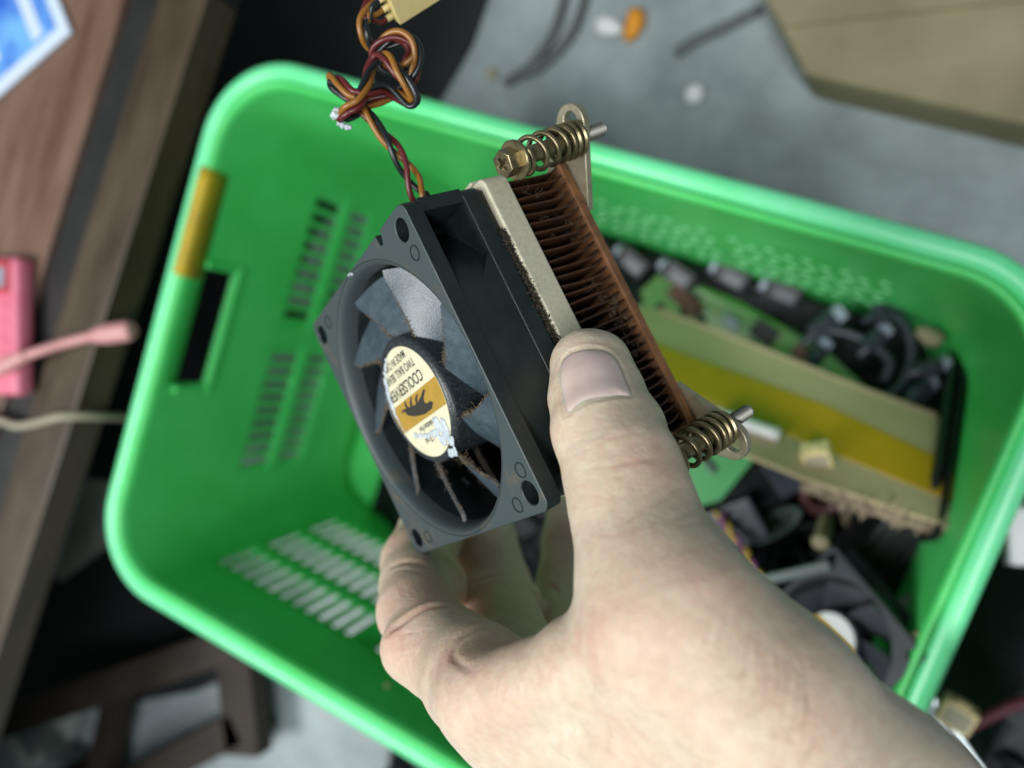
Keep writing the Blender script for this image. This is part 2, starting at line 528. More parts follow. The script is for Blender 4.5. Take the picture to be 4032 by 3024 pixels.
def hole_sets():
    """per wall: list of (a0,a1,h0,h1) with a along x (walls 0,2) or y (walls 1,3)"""
    w = {0: [], 1: [], 2: [], 3: []}
    # far and near long walls: small square perforations in blocks
    for (blk, n) in ((52, 11), (182, 11), (312, 8)):
        for i in range(n):
            for j in range(3):
                a = blk + i * 10.5; h = 52 + j * 46
                w[2].append((a, a + 6.4, h, h + 34))
    for i in range(6):
        pass
    for (y0, n) in ((62, 9), (180, 9)):
        for i in range(n):
            for (h0, h1) in ((96, 124), (136, 160)):
                a = y0 + i * 10.4
                w[3].append((a, a + 6.0, h0, h1))
    w[3].append((127, 202, 17.0, 40.5))
    return w
HS = hole_sets()
def wall_grid():
    hs = sorted({0.0, 7.0, BH} | {round(h, 2) for k in HS for q in HS[k] for h in q[2:]} | {float(x) for x in range(20, 232, 24)})
    sl = []
    for w in range(4):
        L0, L1 = INS + RC, (BW if w % 2 == 0 else BD) - INS - RC
        cuts = {L0, L1} | {c for q in HS[w] for c in q[:2]}
        cuts = sorted(c for c in cuts if L0 <= c <= L1)
        # fill wide gaps
        full = []
        for c0, c1 in zip(cuts, cuts[1:]):
            full.append(c0)
            for k in range(1, int((c1 - c0) // 24) + 1):
                full.append(c0 + (c1 - c0) * k / (int((c1 - c0) // 24) + 1))
        full.append(cuts[-1])
        ts = [(c - L0) / (L1 - L0) for c in full]
        if w in (2, 3): ts = sorted([1 - t for t in ts])
        sl += [('e', w, t) for t in ts]
        sl += [('c', w, t) for t in [i / 10 for i in range(1, 10)]]
    return hs, sl
hs, sl = wall_grid()
vs = []; fs = []
ns = len(sl)
for h in hs:
    ins = INS + TAPER * h
    vs += [(x, -y, RIM_H - h) for (x, y) in perim(ins, RC - ins * 0.0 - TAPER * h * 0.3, sl)]
def in_hole(i, j):
    k0, k1 = sl[i], sl[(i + 1) % ns]
    if k0[0] != 'e' or k1[0] != 'e' or k0[1] != k1[1]: return False
    w = k0[1]
    L0, L1 = INS + RC, (BW if w % 2 == 0 else BD) - INS - RC
    t = (k0[2] + k1[2]) / 2
    if w in (2, 3): t = 1 - t
    a = L0 + t * (L1 - L0); h = (hs[j] + hs[j + 1]) / 2
    return any(q[0] < a < q[1] and q[2] < h < q[3] for q in HS[w])
for j in range(len(hs) - 1):
    for i in range(ns):
        if in_hole(i, j): continue
        i2 = (i + 1) % ns
        fs.append((j * ns + i, j * ns + i2, (j + 1) * ns + i2, (j + 1) * ns + i))
b = MB(); b.add([(v[0] - bo.x, v[1] - bo.y, v[2]) for v in vs], fs)
o = b.build('wall', M_green, basket, 40)
sm = o.modifiers.new('thick', 'SOLIDIFY'); sm.thickness = 0.0026; sm.offset = 0
# bottom
ins = INS + TAPER * BH - 1.2
bot = perim(ins, RC - TAPER * BH * 0.3, sl)
b = MB(); b.add([(x - bo.x, -y - bo.y, RIM_H - BH + 1) for (x, y) in bot] + [(x - bo.x, -y - bo.y, RIM_H - BH - 2) for (x, y) in bot],
                [tuple(range(ns)), tuple(range(2 * ns - 1, ns - 1, -1))] + [(i, (i + 1) % ns, ns + (i + 1) % ns, ns + i) for i in range(ns)])
b.build('bottom', M_green, basket)
# rolled rim: a hollow lip that turns outward and down
prof = [(11.8, 9.0), (11.2, 3.5), (9.6, 0.9), (7.0, 0.0), (4.0, 0.3), (1.6, 1.8), (0.4, 5.0), (0.0, 18.0), (2.4, 18.0), (2.8, 6.0), (4.6, 3.4), (8.0, 3.0), (9.6, 5.0), (10.2, 9.0)]
rv = []
SL2 = [(k, w, i / 12) for w in range(4) for (k, n) in (('e', 12), ('c', 12)) for i in range(n)]
n2 = len(SL2)
for (ii, h) in prof:
    rv += [(x - bo.x, -y - bo.y, RIM_H - h) for (x, y) in perim(ii, RC + 12 - ii, SL2)]
rf = []
m = len(prof)
for j in range(m):
    j2 = (j + 1) % m
    for i in range(n2):
        i2 = (i + 1) % n2
        rf.append((j * n2 + i, j * n2 + i2, j2 * n2 + i2, j2 * n2 + i))
b = MB(); b.add(rv, rf); b.build('rim', M_rim, basket, 50)
# raised frame round each grip hole
for w in (3,):
    b = MB()
    for (y0, y1, h0, h1) in ((122, 207, 41, 46), (122, 127, 15, 41), (202, 207, 15, 41)):
        hm = (h0 + h1) / 2
        xi = INS + TAPER * hm
        lo, hi = (xi + 0.8, xi + 4.2)
        X0, X1 = (lo, hi) if w == 3 else (BW - hi, BW - lo)
        b.box((X0 - bo.x, -y1 - bo.y, RIM_H - h1), (X1 - bo.x, -y0 - bo.y, RIM_H - h0), 1.0)
    b.build('grip_frame', M_green, basket, 40)
# rows of small pale studs on the far wall
M_stud = mat('pale_green', (0.20, 0.60, 0.28), 0.5)  # studs in a lighter green than the wall
b = MB()
for blk in (202, 296):
    for i in range(9):
        for j in range(5):
            h = 66 + j * 19 + (i % 2) * 8; x = blk + i * 9.6 + (j % 2) * 3
            yy_ = INS + TAPER * h + 1.0
            b.box((x - bo.x, -yy_ - 1.0 - bo.y, RIM_H - h - 7), (x + 4.6 - bo.x, -yy_ + 1 - bo.y, RIM_H - h), 0.5)
b.build('stud_rows', M_stud, basket)
# yellow tape folded over the left rim
tp = [(15.6, 15), (15.1, 4), (14.75, -0.4), (12.0, -0.75), (8.6, -0.65)]
b = MB()
ys = np.linspace(70, 134, 9)
vs = []; 
for y in ys:
    for (x, h) in tp:
        vs.append((x - bo.x, -y - bo.y, RIM_H - h))
kk = len(tp)
fs = [(i * kk + j, i * kk + j + 1, (i + 1) * kk + j + 1, (i + 1) * kk + j) for i in range(len(ys) - 1) for j in range(kk - 1)]
b.add(vs, fs)
o = b.build('yellow_tape', M_yellow, basket, True)
sm = o.modifiers.new('thick', 'SOLIDIFY'); sm.thickness = 0.0005; sm.offset = 0

# ------------------------------------------------------------------ scrap inside the basket
def V(u, v, h):
    return at(u, v, h) * 1000
def poly_slab(name, pts, th, m, parent=None, bev=0.0, down=None):
    """flat slab under the polygon pts (world mm)"""
    n = Vector((0, 0, 0))
    k = len(pts)
    for i in range(k):
        a, b2 = pts[i], pts[(i + 1) % k]
        n += a.cross(b2)
    n.normalize()
    if n.z < 0: n = -n
    if down is not None: n = down
    b = MB()
    b.add([tuple(p) for p in pts] + [tuple(p - n * th) for p in pts],
          [tuple(range(k)), tuple(range(2 * k - 1, k - 1, -1))] + [(i, (i + 1) % k, k + (i + 1) % k, k + i) for i in range(k)])
    return b.build(name, m, parent)
def plane_at(u, v, a, bx, cy):
    """ray against the plane h = a + bx*x + cy*y in basket coordinates -> world mm"""
    ray = RR.T @ np.array([(u - CU) / FPX, (v - CV) / FPX, 1.0])
    s = (a + bx * CAMR[0] + cy * CAMR[1] - CAMR[2]) / (ray[2] - bx * ray[0] - cy * ray[1])
    return rw(*(CAMR + s * ray)) * 1000

# heap of dark scrap that fills the bottom (uncountable tangle)
def heap_h(x, y):
    s = np.clip((x - 72) / 80, 0, 1)
    h = 222 - 45 * s * s * (3 - 2 * s)
    h -= 60 * np.clip((x - 300) / 120, 0, 1) * np.clip((y - 40) / 120, 0, 1)
    h -= 18 * np.clip((y - 120) / 100, 0, 1) * s
    h -= 38 * np.clip((x - 370) / 50, 0, 1) * np.clip((y - 60) / 40, 0, 1) * np.clip((125 - y) / 20, 0, 1)
    h -= 42 * np.clip((x - 330) / 40, 0, 1) * np.clip((y - 168) / 25, 0, 1)
    return h
nx, ny = 104, 76
xs = np.linspace(66, 421, nx); yy = np.linspace(29, 303, ny)
X, Y = np.meshgrid(xs, yy, indexing='ij')
Hh = heap_h(X, Y)
rs = np.random.default_rng(9)
for _ in range(90):
    cx, cy = rs.uniform(90, 420), rs.uniform(25, 300)
    r = rs.uniform(6, 20)
    Hh -= rs.uniform(-5, 9) * np.exp(-(((X - cx) / r) ** 2 + ((Y - cy) / (r * rs.uniform(.5, 1.5))) ** 2))
Hh = np.minimum(Hh, 228)
vs = [tuple(rw(X[i, j], Y[i, j], Hh[i, j]) * 1000) for i in range(nx) for j in range(ny)]
fs = [(i * ny + j, (i + 1) * ny + j, (i + 1) * ny + j + 1, i * ny + j + 1) for i in range(nx - 1) for j in range(ny - 1)]
b = MB(); b.add(vs, fs)
rs = np.random.default_rng(19)
def loop_tube(mb, c, rad, r, rs, n=7):
    a0 = rs.uniform(0, 6.28); span = rs.uniform(2.2, 5.2)
    el = rs.uniform(0.4, 1.0); ph = rs.uniform(0, 3.1)
    P = []
    for k in range(n):
        a = a0 + span * k / (n - 1)
        x, y = rad * math.cos(a), rad * el * math.sin(a)
        x, y = x * math.cos(ph) - y * math.sin(ph), x * math.sin(ph) + y * math.cos(ph)
        X_ = min(max(c[0] + x, 84), 414); Y_ = min(max(c[1] + y, 36), 296)
        P.append(np.array(rw(X_, Y_, heap_h(np.float64(X_), np.float64(Y_)) - 3 - rs.uniform(-3, 7))) * 1000)
    mb.tube([Vector(p) for p in spline(P, 5)], r, 8)
for _ in range(110):
    loop_tube(b, (rs.uniform(95, 410), rs.uniform(40, 290)), rs.uniform(14, 42), rs.uniform(1.3, 3.0), rs)
o = b.build('scrap_heap', mat('scrap_black', (0.005, 0.007, 0.008), 0.5, var=(0.02, 0.022, 0.026), var_scale=70, ramp=(0.5, 0.8), spec=0.2), None, 50)
tag(o, 'dark tangle of cables and scrap parts filling the green basket', 'scrap heap', kind='stuff')

# flat carton with a yellow band
CA = (262.6, -0.211, -1.246)
pp = lambda u, v, off=0: plane_at(u, v, CA[0] + off, CA[1], CA[2])
t = empty('flat_carton', loc=pp(3200, 1600) / 1000)
tag(t, 'flat olive carton with a broad yellow band and one torn edge, lying in the basket', 'carton')
oc = pp(3200, 1600)
pts = [(2470, 1200), (2600, 1215), (2841, 1307), (3397, 1527), (3690, 1632), (3745, 1760), (3762, 2075), (3480, 1985), (3180, 1885), (2840, 1745), (2500, 1600)]
poly_slab('panel', [pp(*q) - oc for q in pts], 2.5, M_carton, t)
poly_slab('yellow_band', [pp(*q, -0.9) - oc for q in ((2480, 1312), (2582, 1352), (3240, 1590), (3750, 1825), (3755, 1973), (3154, 1730), (2676, 1530), (2480, 1452))], 0.5, M_band, t)
nrm = (pp(3397, 1527) - pp(2841, 1307)).cross(pp(3180, 1885) - pp(2841, 1307)).normalized()
if nrm.z < 0: nrm = -nrm
b = MB()
edge = [pp(3160, 1878), pp(3480, 1985), pp(3768, 2078)]
rs = np.random.default_rng(4)
for (p, q) in zip(edge[:-1], edge[1:]):
    for k in range(60):
        c = p.lerp(q, rs.random()) - nrm * rs.uniform(0.5, 9) + Vector(rs.normal(0, 0.8, 3)) - oc
        r = rs.uniform(0.6, 2.0)
        w = [c + Vector(rs.normal(0, 1, 3)) * r for _ in range(4)]
        b.add([tuple(x) for x in w], [(0, 1, 2), (0, 2, 3), (0, 1, 3), (1, 2, 3)])
b.build('torn_edge', M_tornedge, t)
q4 = [pp(3160, 1880), pp(3480, 1987), pp(3768, 2080)]
b = MB(); 
vs = [tuple(p - nrm * 2.4 - oc) for p in q4] + [tuple(p - nrm * 9 - oc) for p in q4]
b.add(vs, [(0, 1, 4, 3), (1, 2, 5, 4)]); b.build('corrugated_side', M_tornedge, t)
b = MB(); b.tube([pp(*q, -0.5) - oc for q in ((2600, 1218), (2841, 1309), (3397, 1529), (3690, 1634))], 1.3, 8); b.build('folded_edge', M_card, t, True)
# side wall of the carton standing at the right wall
poly_slab('side_flap', [pp(3768, 2078) - oc, V(3790, 2150, 30) - oc, V(3725, 2235, 42) - oc, V(3690, 2230, 60) - oc, pp(3700, 2060) - oc], 2, M_tornedge, t)

# dark panel leaning against the right wall
t = empty('leaning_sheet', loc=rw(430, 80, 80))
tag(t, 'black plastic sheet leaning against the right basket wall behind the end of the flat carton', 'sheet')
wl = lambda y, h, o=3.5: rw(BW - INS - TAPER * h - o, y, h) * 1000 - rw(430, 80, 80) * 1000
poly_slab('panel', [wl(34, 118), wl(49, 92), wl(80, 60), wl(106, 34), wl(122, 26), wl(128, 44), wl(128, 150), wl(34, 150)], 2.0, M_black, t, down=Vector((-1, 0, 0)) * -1)
b = MB(); b.tube([wl(40, 112, 8), wl(62, 84, 9), wl(92, 54, 8), wl(112, 40, 8)], 2.6, 8); b.build('edge_cable', M_cable, t, True)
# circuit boards
def board(name, pts, m, label, chips, mchip):
    c = sum(pts, Vector()) / len(pts)
    t = empty(name, loc=c / 1000); tag(t, label, 'circuit board')
    poly_slab('board', [p - c for p in pts], 1.6, m, t)
    for (u, v, h, sx, sy, sz, a, mm) in chips:
        p = V(u, v, h) - c
        T = Matrix.Translation(p) @ Matrix.Rotation(a, 4, 'Z')
        b = MB(); b.box((-sx / 2, -sy / 2, -1), (sx / 2, sy / 2, sz), 0.4, T=T); b.build('chip', mm, t, 30)
    return t
M_chipred = mat('chip_brown', (0.10, 0.035, 0.02), 0.5)
board('circuit_board', [V(2420, 1240, 172), V(2608, 1068, 172), V(2900, 1180, 168), V(3240, 1370, 158), V(3420, 1535, 152), V(2830, 1320, 170)], M_pcb,
      'olive green circuit board wedged above the flat carton in the basket',
      [(2700, 1185, 170, 26, 10, 3, -0.4, M_chipred), (2880, 1270, 167, 10, 7, 3, -0.4, M_pale), (3010, 1310, 164, 16, 12, 4, -0.3, M_black), (3160, 1400, 160, 14, 9, 3, -0.5, M_chipred)], None)
board('circuit_board', [V(2560, 1600, 96), V(2830, 1640, 96), V(3040, 1722, 96), V(2838, 1968, 96), V(2700, 2010, 96), V(2480, 1900, 96)], M_pcb2,
      'bright green circuit board between the hand and the flat carton',
      [(2780, 1815, 95.5, 16, 3, 2, -0.5, M_slate), (2720, 1750, 95.5, 8, 6, 2, -0.4, M_black)], None)

def thing_boxes(name, label, cat, p, rot, parts, group=None):
    """a thing of bevelled boxes / tubes in its own frame"""
    t = empty(name, loc=p / 1000)
    t.rotation_euler = rot
    tag(t, label, cat, group)
    for q in parts:
        b = MB()
        if q[0] == 'box': b.box(q[2], q[3], q[4])
        elif q[0] == 'tube': b.tube(q[2], q[3], q[4])
        elif q[0] == 'ring':
            b.lathe([(q[2] + q[3] * math.cos(a), q[3] * math.sin(a)) for a in np.linspace(0, 2 * PI, 13)[:-1]], 32, closed=True)
        b.build(q[1], q[-1], t, 35)
    return t
thing_boxes('power_adapter', 'black adapter block with a slate end, below the bright green board', 'adapter', V(2990, 1930, 105), (0.1, 0.15, 0.95),
            [('box', 'case', (-26, -14, -24), (26, 14, 0), 3, M_black), ('box', 'end_cap', (8, -11, 0), (24, 11, 2.5), 0.8, M_slate), ('box', 'ridge', (-22, -10, 0), (2, -6, 1.5), 0.5, M_slate)])
thing_boxes('black_block', 'black plastic block between the torn carton edge and the right basket wall', 'block', V(3560, 2260, 62), (0.05, 0.2, -0.25),
            [('box', 'case', (-24, -20, -34), (27, 22, 0), 3, M_black), ('box', 'ridge', (-20, -16, 0), (-14, 18, 2), 0.5, M_black), ('box', 'cover', (-6, -14, 0), (20, 14, 1.6), 0.6, M_cable)])
thing_boxes('slate_module', 'small slate grey module right beside the thumb joint in the basket', 'module', V(2880, 2080, 92), (0.1, -0.1, 0.8),
            [('box', 'case', (-17, -13, -20), (17, 13, 0), 2, M_slate), ('box', 'pale_end', (-21, -6, -8), (-17, 6, -1), 0.8, M_pale)])
thing_boxes('white_rod', 'short white plastic rod with a round end beside the lower spring screw', 'rod', pp(2962, 1676, -5), (0, 0, 0.03),
            [('tube', 'rod', [(-20, 0, 0), (0, 0, 0.5), (12, 0, 1)], 3.2, 16, M_white), ('tube', 'tip', [(12.2, 0, 1), (13.6, 0, 1), (14, 0, 1)], [3.4, 3.2, 2.2], 16, M_white)])
def connector(p, rot, label, s=1.0, mat_=M_cream):
    return thing_boxes('plug_connector', label, 'connector', p, rot,
                       [('box', 'housing', (-9 * s, -7.5 * s, 0), (9 * s, 7.5 * s, 12 * s), 1.2, mat_), ('box', 'latch', (-4 * s, 7.5 * s, 3), (4 * s, 9 * s, 10 * s), 0.5, mat_),
                        ('box', 'socket_row', (-7 * s, -5 * s, 12 * s), (7 * s, 5 * s, 12.6 * s), 0.2, M_beige)])
pc_ = pp(3215, 1765, -4)
connector(pc_, (0.7, -0.15, 0.55), 'cream plug connector lying on the yellow band of the flat carton', 0.74)
thing_boxes('oval_lens', 'greyish green oval disc standing among the black scrap', 'disc', V(3050, 2065, 108), (0.5, 0.3, 0.9),
            [('ring', 'edge', 9, 1.6, mat('oval_rim', (0.10, 0.14, 0.13), 0.35)), ('tube', 'disc', [(0, 0, -1), (0, 0, 1)], [9, 9], 32, mat('oval_face', (0.07, 0.10, 0.095), 0.3))])
bpy.data.objects['oval_lens'].scale = (1.7, 0.8, 1)
thing_boxes('copper_coil', 'dull red ring coil in the shadow under the torn carton edge', 'coil', V(3240, 1950, 118), (0.3, 0.2, 0),
            [('ring', 'winding', 9, 4.0, mat('coil_red', (0.09, 0.03, 0.028), 0.45, var=(0.05, 0.02, 0.02), var_scale=300)), ('ring', 'core', 9, 2.5, M_black)])
thing_boxes('ring_core', 'pale brown oval ring under the torn carton edge, right of the red coil', 'ring', V(3390, 2030, 112), (0.5, 0.5, 0.2),
            [('ring', 'core', 8, 2.6, mat('ring_tan', (0.13, 0.10, 0.065), 0.5))])
M_post = mat('post_dull', (0.24, 0.21, 0.12), 0.5, var=(0.34, 0.29, 0.17), var_scale=200)
thing_boxes('cream_post', 'short dull cream post sticking up at the top corner of the grey fan', 'post', V(3240, 2105, 46), (0.35, -0.1, 0.2),
            [('tube', 'barrel', [(0, 0, -14), (0, 0, 0), (0, 0, 6)], 3.6, 20, M_post), ('tube', 'cap', [(0, 0, 6.1), (0, 0, 8), (0, 0, 9)], [4.2, 4.0, 3.0], 20, M_post)])
# twisted coloured wires by the wrist
t = empty('twisted_wires', loc=V(2920, 2150, 80) / 1000)
tag(t, 'purple and yellow twisted wires between the slate module and the grey fan', 'wires')
oc2 = V(2920, 2150, 80)
ctr = [np.array(V(*q) - oc2) for q in ((2830, 2020, 88), (2870, 2085, 84), (2925, 2160, 80), (2965, 2225, 78), (3010, 2310, 78))]
ctr = spline(ctr, 14)
for (ph, m) in ((0, mat('wire_purple', (0.22, 0.06, 0.20), 0.4)), (3.14, mat('wire_yellow', (0.55, 0.38, 0.05), 0.4))):
    b = MB(); b.tube([Vector(c) + Vector((2.0 * math.cos(ph + i * 0.33), 1.2 * math.sin(ph + i * 0.33), 2.0 * math.sin(ph + i * 0.33))) for i, c in enumerate(ctr)], 1.5, 8)
    b.build('wire', m, t, True)

# second, grey fan leaning in the basket
FC = V(3262, 2518, 20); ft = V(3218, 2150, 34); fr2 = V(3600, 2580, 2)
dx = (fr2 - FC); dy = (ft - FC)
zz = dx.cross(dy).normalized()
if zz.z < 0: zz = -zz
dxn = dx.normalized(); dyn = zz.cross(dxn)
T2 = Matrix(((dxn.x, dyn.x, zz.x, FC.x / 1000), (dxn.y, dyn.y, zz.y, FC.y / 1000), (dxn.z, dyn.z, zz.z, FC.z / 1000), (0, 0, 0, 1)))
g = empty('grey_fan', mw=T2 @ Matrix.Rotation(PI / 4, 4, 'Z'))
tag(g, 'grey square fan with a white and yellow hub sticker, in the basket beside the wrist', 'fan')
HS_ = (dx.length + dy.length) / 2 / math.sqrt(2) * 1.08
M_gfan = mat('grey_fan_plastic', (0.034, 0.039, 0.050), 0.45, var=(0.055, 0.060, 0.074), var_scale=90)
hh = [circ(sx * (HS_ - 4.5), sy * (HS_ - 4.5), 2.1, 20) for sx in (-1, 1) for sy in (-1, 1)]
b = MB(); b.add_mesh(plate([rrect(-HS_, -HS_, HS_, HS_, 3), circ(0, 0, HS_ - 2.2, 64)] + hh, -3, 0, 0.4))
b.lathe([(HS_ - 2.3, -0.4), (HS_ - 3.2, -3), (HS_ - 3.2, -18), (HS_ - 1.5, -18), (HS_ - 1.5, -3)], 64, closed=True)
b.add_mesh(plate([rrect(-HS_, -HS_, HS_, HS_, 3), circ(0, 0, HS_ - 3.2, 64)], -20, -17.9, 0.3))
b.build('frame', M_gfan, g, 35)
R_h = 13.0
b = MB(); b.lathe([(R_h, -16), (R_h, -2.2), (R_h - 0.8, -1.4), (0.01, -1.3)], 48)
rot2 = b.build('rotor', M_gfan, g, 40)
for k in range(7):
    a0 = k * 2 * PI / 7
    vs = []; fs = []
    for s_ in (0, 1):
        for i in range(5):
            r = R_h - 0.3 + (HS_ - 4.4 - R_h) * i / 4
            for j in range(7):
                a = a0 + 0.28 * (1 - i / 4) - 0.75 * j / 6
                vs.append((r * math.cos(a), r * math.sin(a), -3 - 11 * j / 6 - s_ * 0.9))
    id_ = lambda s_, i, j: s_ * 35 + i * 7 + j
    for s_ in (0, 1):
        for i in range(4):
            for j in range(6): fs.append((id_(s_, i, j), id_(s_, i, j + 1), id_(s_, i + 1, j + 1), id_(s_, i + 1, j)))
    for i in range(4):
        for j in (0, 6): fs.append((id_(0, i, j), id_(1, i, j), id_(1, i + 1, j), id_(0, i + 1, j)))
    for j in range(6):
        for i in (0, 4): fs.append((id_(0, i, j), id_(0, i, j + 1), id_(1, i, j + 1), id_(1, i, j)))
    b = MB(); b.add(vs, fs); b.build('blade', M_gfan, rot2, 40)
b = MB(); b.add_mesh(plate([circ(0, 0, R_h - 1.2, 48)], -1.25, -0.9)); st_ = b.build('sticker', M_white, rot2)
# lower part of the sticker is yellow (towards the image bottom left)
_c = Vector(cam_to_world(np.zeros(3))); _d = (pw(3205, 2590, 300) - _c).normalized()
_n = (T2.to_3x3() @ Vector((0, 0, 1))).normalized()
dirp = (T2 @ Matrix.Rotation(PI / 4, 4, 'Z')).inverted() @ (_c + _d * ((T2.translation - _c).dot(_n) / _d.dot(_n)))
aa = math.atan2(dirp.y, dirp.x)
rr_ = R_h - 1.25
b = MB(); b.add_mesh(plate([[(rr_ * math.cos(aa + q), rr_ * math.sin(aa + q)) for q in np.linspace(-2.0, 2.0, 40)]], -0.88, -0.8)); b.build('yellow_segment', M_band, st_)
b = MB(); b.box((-HS_ + 1, HS_ - 4, 0), (HS_ * 0.2, HS_ - 1, 3.5), 0.6)
o = thing_boxes('steel_strip', 'short shiny steel strip lying across the corner of the grey fan', 'strip', V(3092, 2262, 26), (0, 0.1, 0.65),
                [('box', 'strip', (-20, -2.4, 0), (20, 2.4, 3), 0.9, M_steel)])

# pale ended sockets along the far wall, slate connectors with cables on the right
for i, (u, v) in enumerate(((2440, 985), (2612, 1040), (2815, 1050), (3010, 1120))):
    lab = ['leftmost', 'second', 'third', 'rightmost'][i]
    thing_boxes('socket_block', 'black socket block with a pale end by the far wall, %s of four' % lab, 'socket', V(u, v, 168), (0.2, 0, -0.4 + 0.1 * i),
                [('box', 'body', (2, -7, -14), (24, 7, 2), 1.5, M_black), ('box', 'slot', (8, -5, 2), (21, 3, 3), 0.4, M_slate),
                 ('tube', 'pale_end', [(-2, 0, 0), (1.5, 0, 0)], 4.6, 18, M_pale)], 'sockets along the far wall')
for (u, v, h, rot, s, lab) in ((3235, 1290, 135, (0.4, 0.3, 1.1), 1.15, 'topmost slate connector left of the cable loop'), (3215, 1400, 132, (0.9, 0.1, 1.3), 0.8, 'small slate connector above the flat carton, left of the cable loop'),
                               (3490, 1225, 128, (0.2, 0.6, 0.8), 1.15, 'slate connector at the top of the cable loop by the far wall'), (3440, 1345, 126, (0.6, 0.2, 1.2), 0.85, 'slate connector hanging inside the cable loop'),
                               (3655, 1450, 104, (0.5, 0.2, 0.7), 0.8, 'slate connector between cable loop and right basket wall'), (3620, 1545, 100, (0.4, 0.6, 1.0), 0.85, 'slate connector at the lower end of the cable loop')):
    M_sc = M_slate
    thing_boxes('cable_connector', lab, 'connector', V(u, v, h), rot,
                [('box', 'shell', (-6 * s, -5 * s, -4), (8 * s, 5 * s, 4), 1.6, M_slate), ('box', 'metal_nose', (8 * s, -4 * s, -3), (14 * s, 4 * s, 3), 0.8, M_pale),
                 ('tube', 'strain_relief', [(-6 * s, 0, 0), (-13 * s, 0, -1)], [3.2, 2.2], 12, M_slate)], 'slate connectors in the basket')
for (q, lab) in ((((3500, 1230, 128), (3570, 1290, 122), (3590, 1400, 118), (3560, 1500, 114), (3490, 1560, 112), (3400, 1560, 118)), 'dark grey cable looping round the slate connectors'),
                 (((3240, 1300, 136), (3330, 1310, 132), (3420, 1350, 128), (3500, 1420, 122), (3480, 1500, 120)), 'dark grey cable crossing behind the cable loop')):
    P = [np.array(V(*w)) for w in q]
    b = MB(); b.tube([Vector(p) for p in spline(P, 8)], 2.6, 10)
    tag(b.build('looped_cable', M_slate, None, True), lab, 'cable')
lump('brown_scrap', at(3660, 1325, 110), 6, M_card, 'small brown scrap beside the cable loop near the far right corner', 'scrap', (1.2, .8, .6), seed=31)
lump('foam_bit', at(1272, 1690, 224), 8, M_white, 'round white bit on the basket floor seen left of the fan', 'scrap', (1, 1, .8), seed=32, amp=.08)
lump('foam_bit', at(1350, 1985, 226), 7, M_pale, 'pale bit on the basket floor below the fan corner', 'scrap', (1.2, 1, .8), seed=33, amp=.1)
lump('brown_chip', at(3640, 2525, 8), 5, M_card, 'brown chip wedged between the grey fan and the near right rim', 'scrap', (1.4, .8, .6), seed=34)
thing_boxes('pale_bar', 'pale grey plastic bar standing between the grey fan and the right basket wall', 'bar', V(3590, 2400, 36), (0, 0.3, 0.95),
            [('box', 'bar', (-14, -5, -6), (14, 5, 0), 1, mat('pale_bar', (0.30, 0.30, 0.27), 0.5)), ('box', 'notch', (-3, -5.4, -5), (3, -4.8, -1), 0.2, M_black)])
# cream plug hanging in a slot of the near wall
connector(V(1500, 2730, 30) + Vector((0, 4, 0)), (1.2, 0.2, 0.9), 'cream plug connector caught on the near basket wall left of the wrist', 0.6)

# ------------------------------------------------------------------ outside, right of the basket
def heap2(name, x0, x1, y0, y1, hfun, n, label, seed, rmax=4.0):
    rs = np.random.default_rng(seed)
    b = MB()
    nx, ny = 30, 30
    xs = np.linspace(x0, x1, nx); ys = np.linspace(y0, y1, ny)
    vs = [tuple(rw(x, y, hfun(x, y) + rs.normal(0, 3)) * 1000) for x in xs for y in ys]
    fs = [(i * ny + j, (i + 1) * ny + j, (i + 1) * ny + j + 1, i * ny + j + 1) for i in range(nx - 1) for j in range(ny - 1)]
    b.add(vs, fs)
    for _ in range(n):
        c = (rs.uniform(x0, x1), rs.uniform(y0, y1)); rad = rs.uniform(20, 70)
        a0 = rs.uniform(0, 6.28); span = rs.uniform(1.5, 4.5); P = []
        for k in range(7):
            a = a0 + span * k / 6
            X_ = min(max(c[0] + rad * math.cos(a), x0 + 4), x1 - 4); Y_ = min(max(c[1] + rad * .6 * math.sin(a), y0 + 4), y1 - 4)
            P.append(np.array(rw(X_, Y_, hfun(X_, Y_) - 4 - rs.uniform(-2, 9))) * 1000)
        b.tube([Vector(p) for p in spline(P, 5)], rs.uniform(1.6, rmax), 8)
    o = b.build(name, mat(name + '_black', (0.008, 0.011, 0.013), 0.45, var=(0.02, 0.022, 0.025), var_scale=50, ramp=(0.5, 0.8), spec=0.25), None, 50)
    return tag(o, label, 'cable heap', kind='stuff')
heap2('cable_heap', 462, 760, 60, 560, lambda x, y: 236 - 110 * min(1, max(0, (x - 462) / 50)) * min(1, max(0, (760 - x) / 60)) * min(1, (y - 60) / 60) * min(1, (560 - y) / 60), 60,
      'black heap of cables on the floor right of the basket', 41)
connector(V(3765, 2795, 112), (0.1, -0.1, -0.1), 'yellow plug connector on the black cable heap right of the basket', 0.95)
thing_boxes('steel_bar', 'grey steel bar on the black cable heap at the bottom right corner', 'bar', V(3800, 2960, 112), (0, 0, -0.62),
            [('box', 'bar', (-60, -4, 0), (60, 4, 6), 1.0, M_steel), ('box', 'groove', (-58, -1, 6), (58, 1, 6.6), 0.2, M_black)])
thing_boxes('red_cord', 'dark red cord on the black cable heap at the right edge', 'cord', V(3990, 2800, 112), (0, 0, 0.9),
            [('tube', 'strand', [(-30, 0, 0), (0, 4, 3), (30, 0, 0)], 3, 10, mat('cord_red', (0.08, 0.010, 0.025), 0.5))])
thing_boxes('white_case', 'white case edge at the right border beyond the basket rim', 'case', V(4080, 2110, 120), (0, 0, 0.4),
            [('box', 'shell', (-14, -16, -14), (40, 16, 4), 3, M_white), ('box', 'lid_line', (-14.3, -16.3, -4), (40.3, 16.3, -3), 0.2, M_slate)])
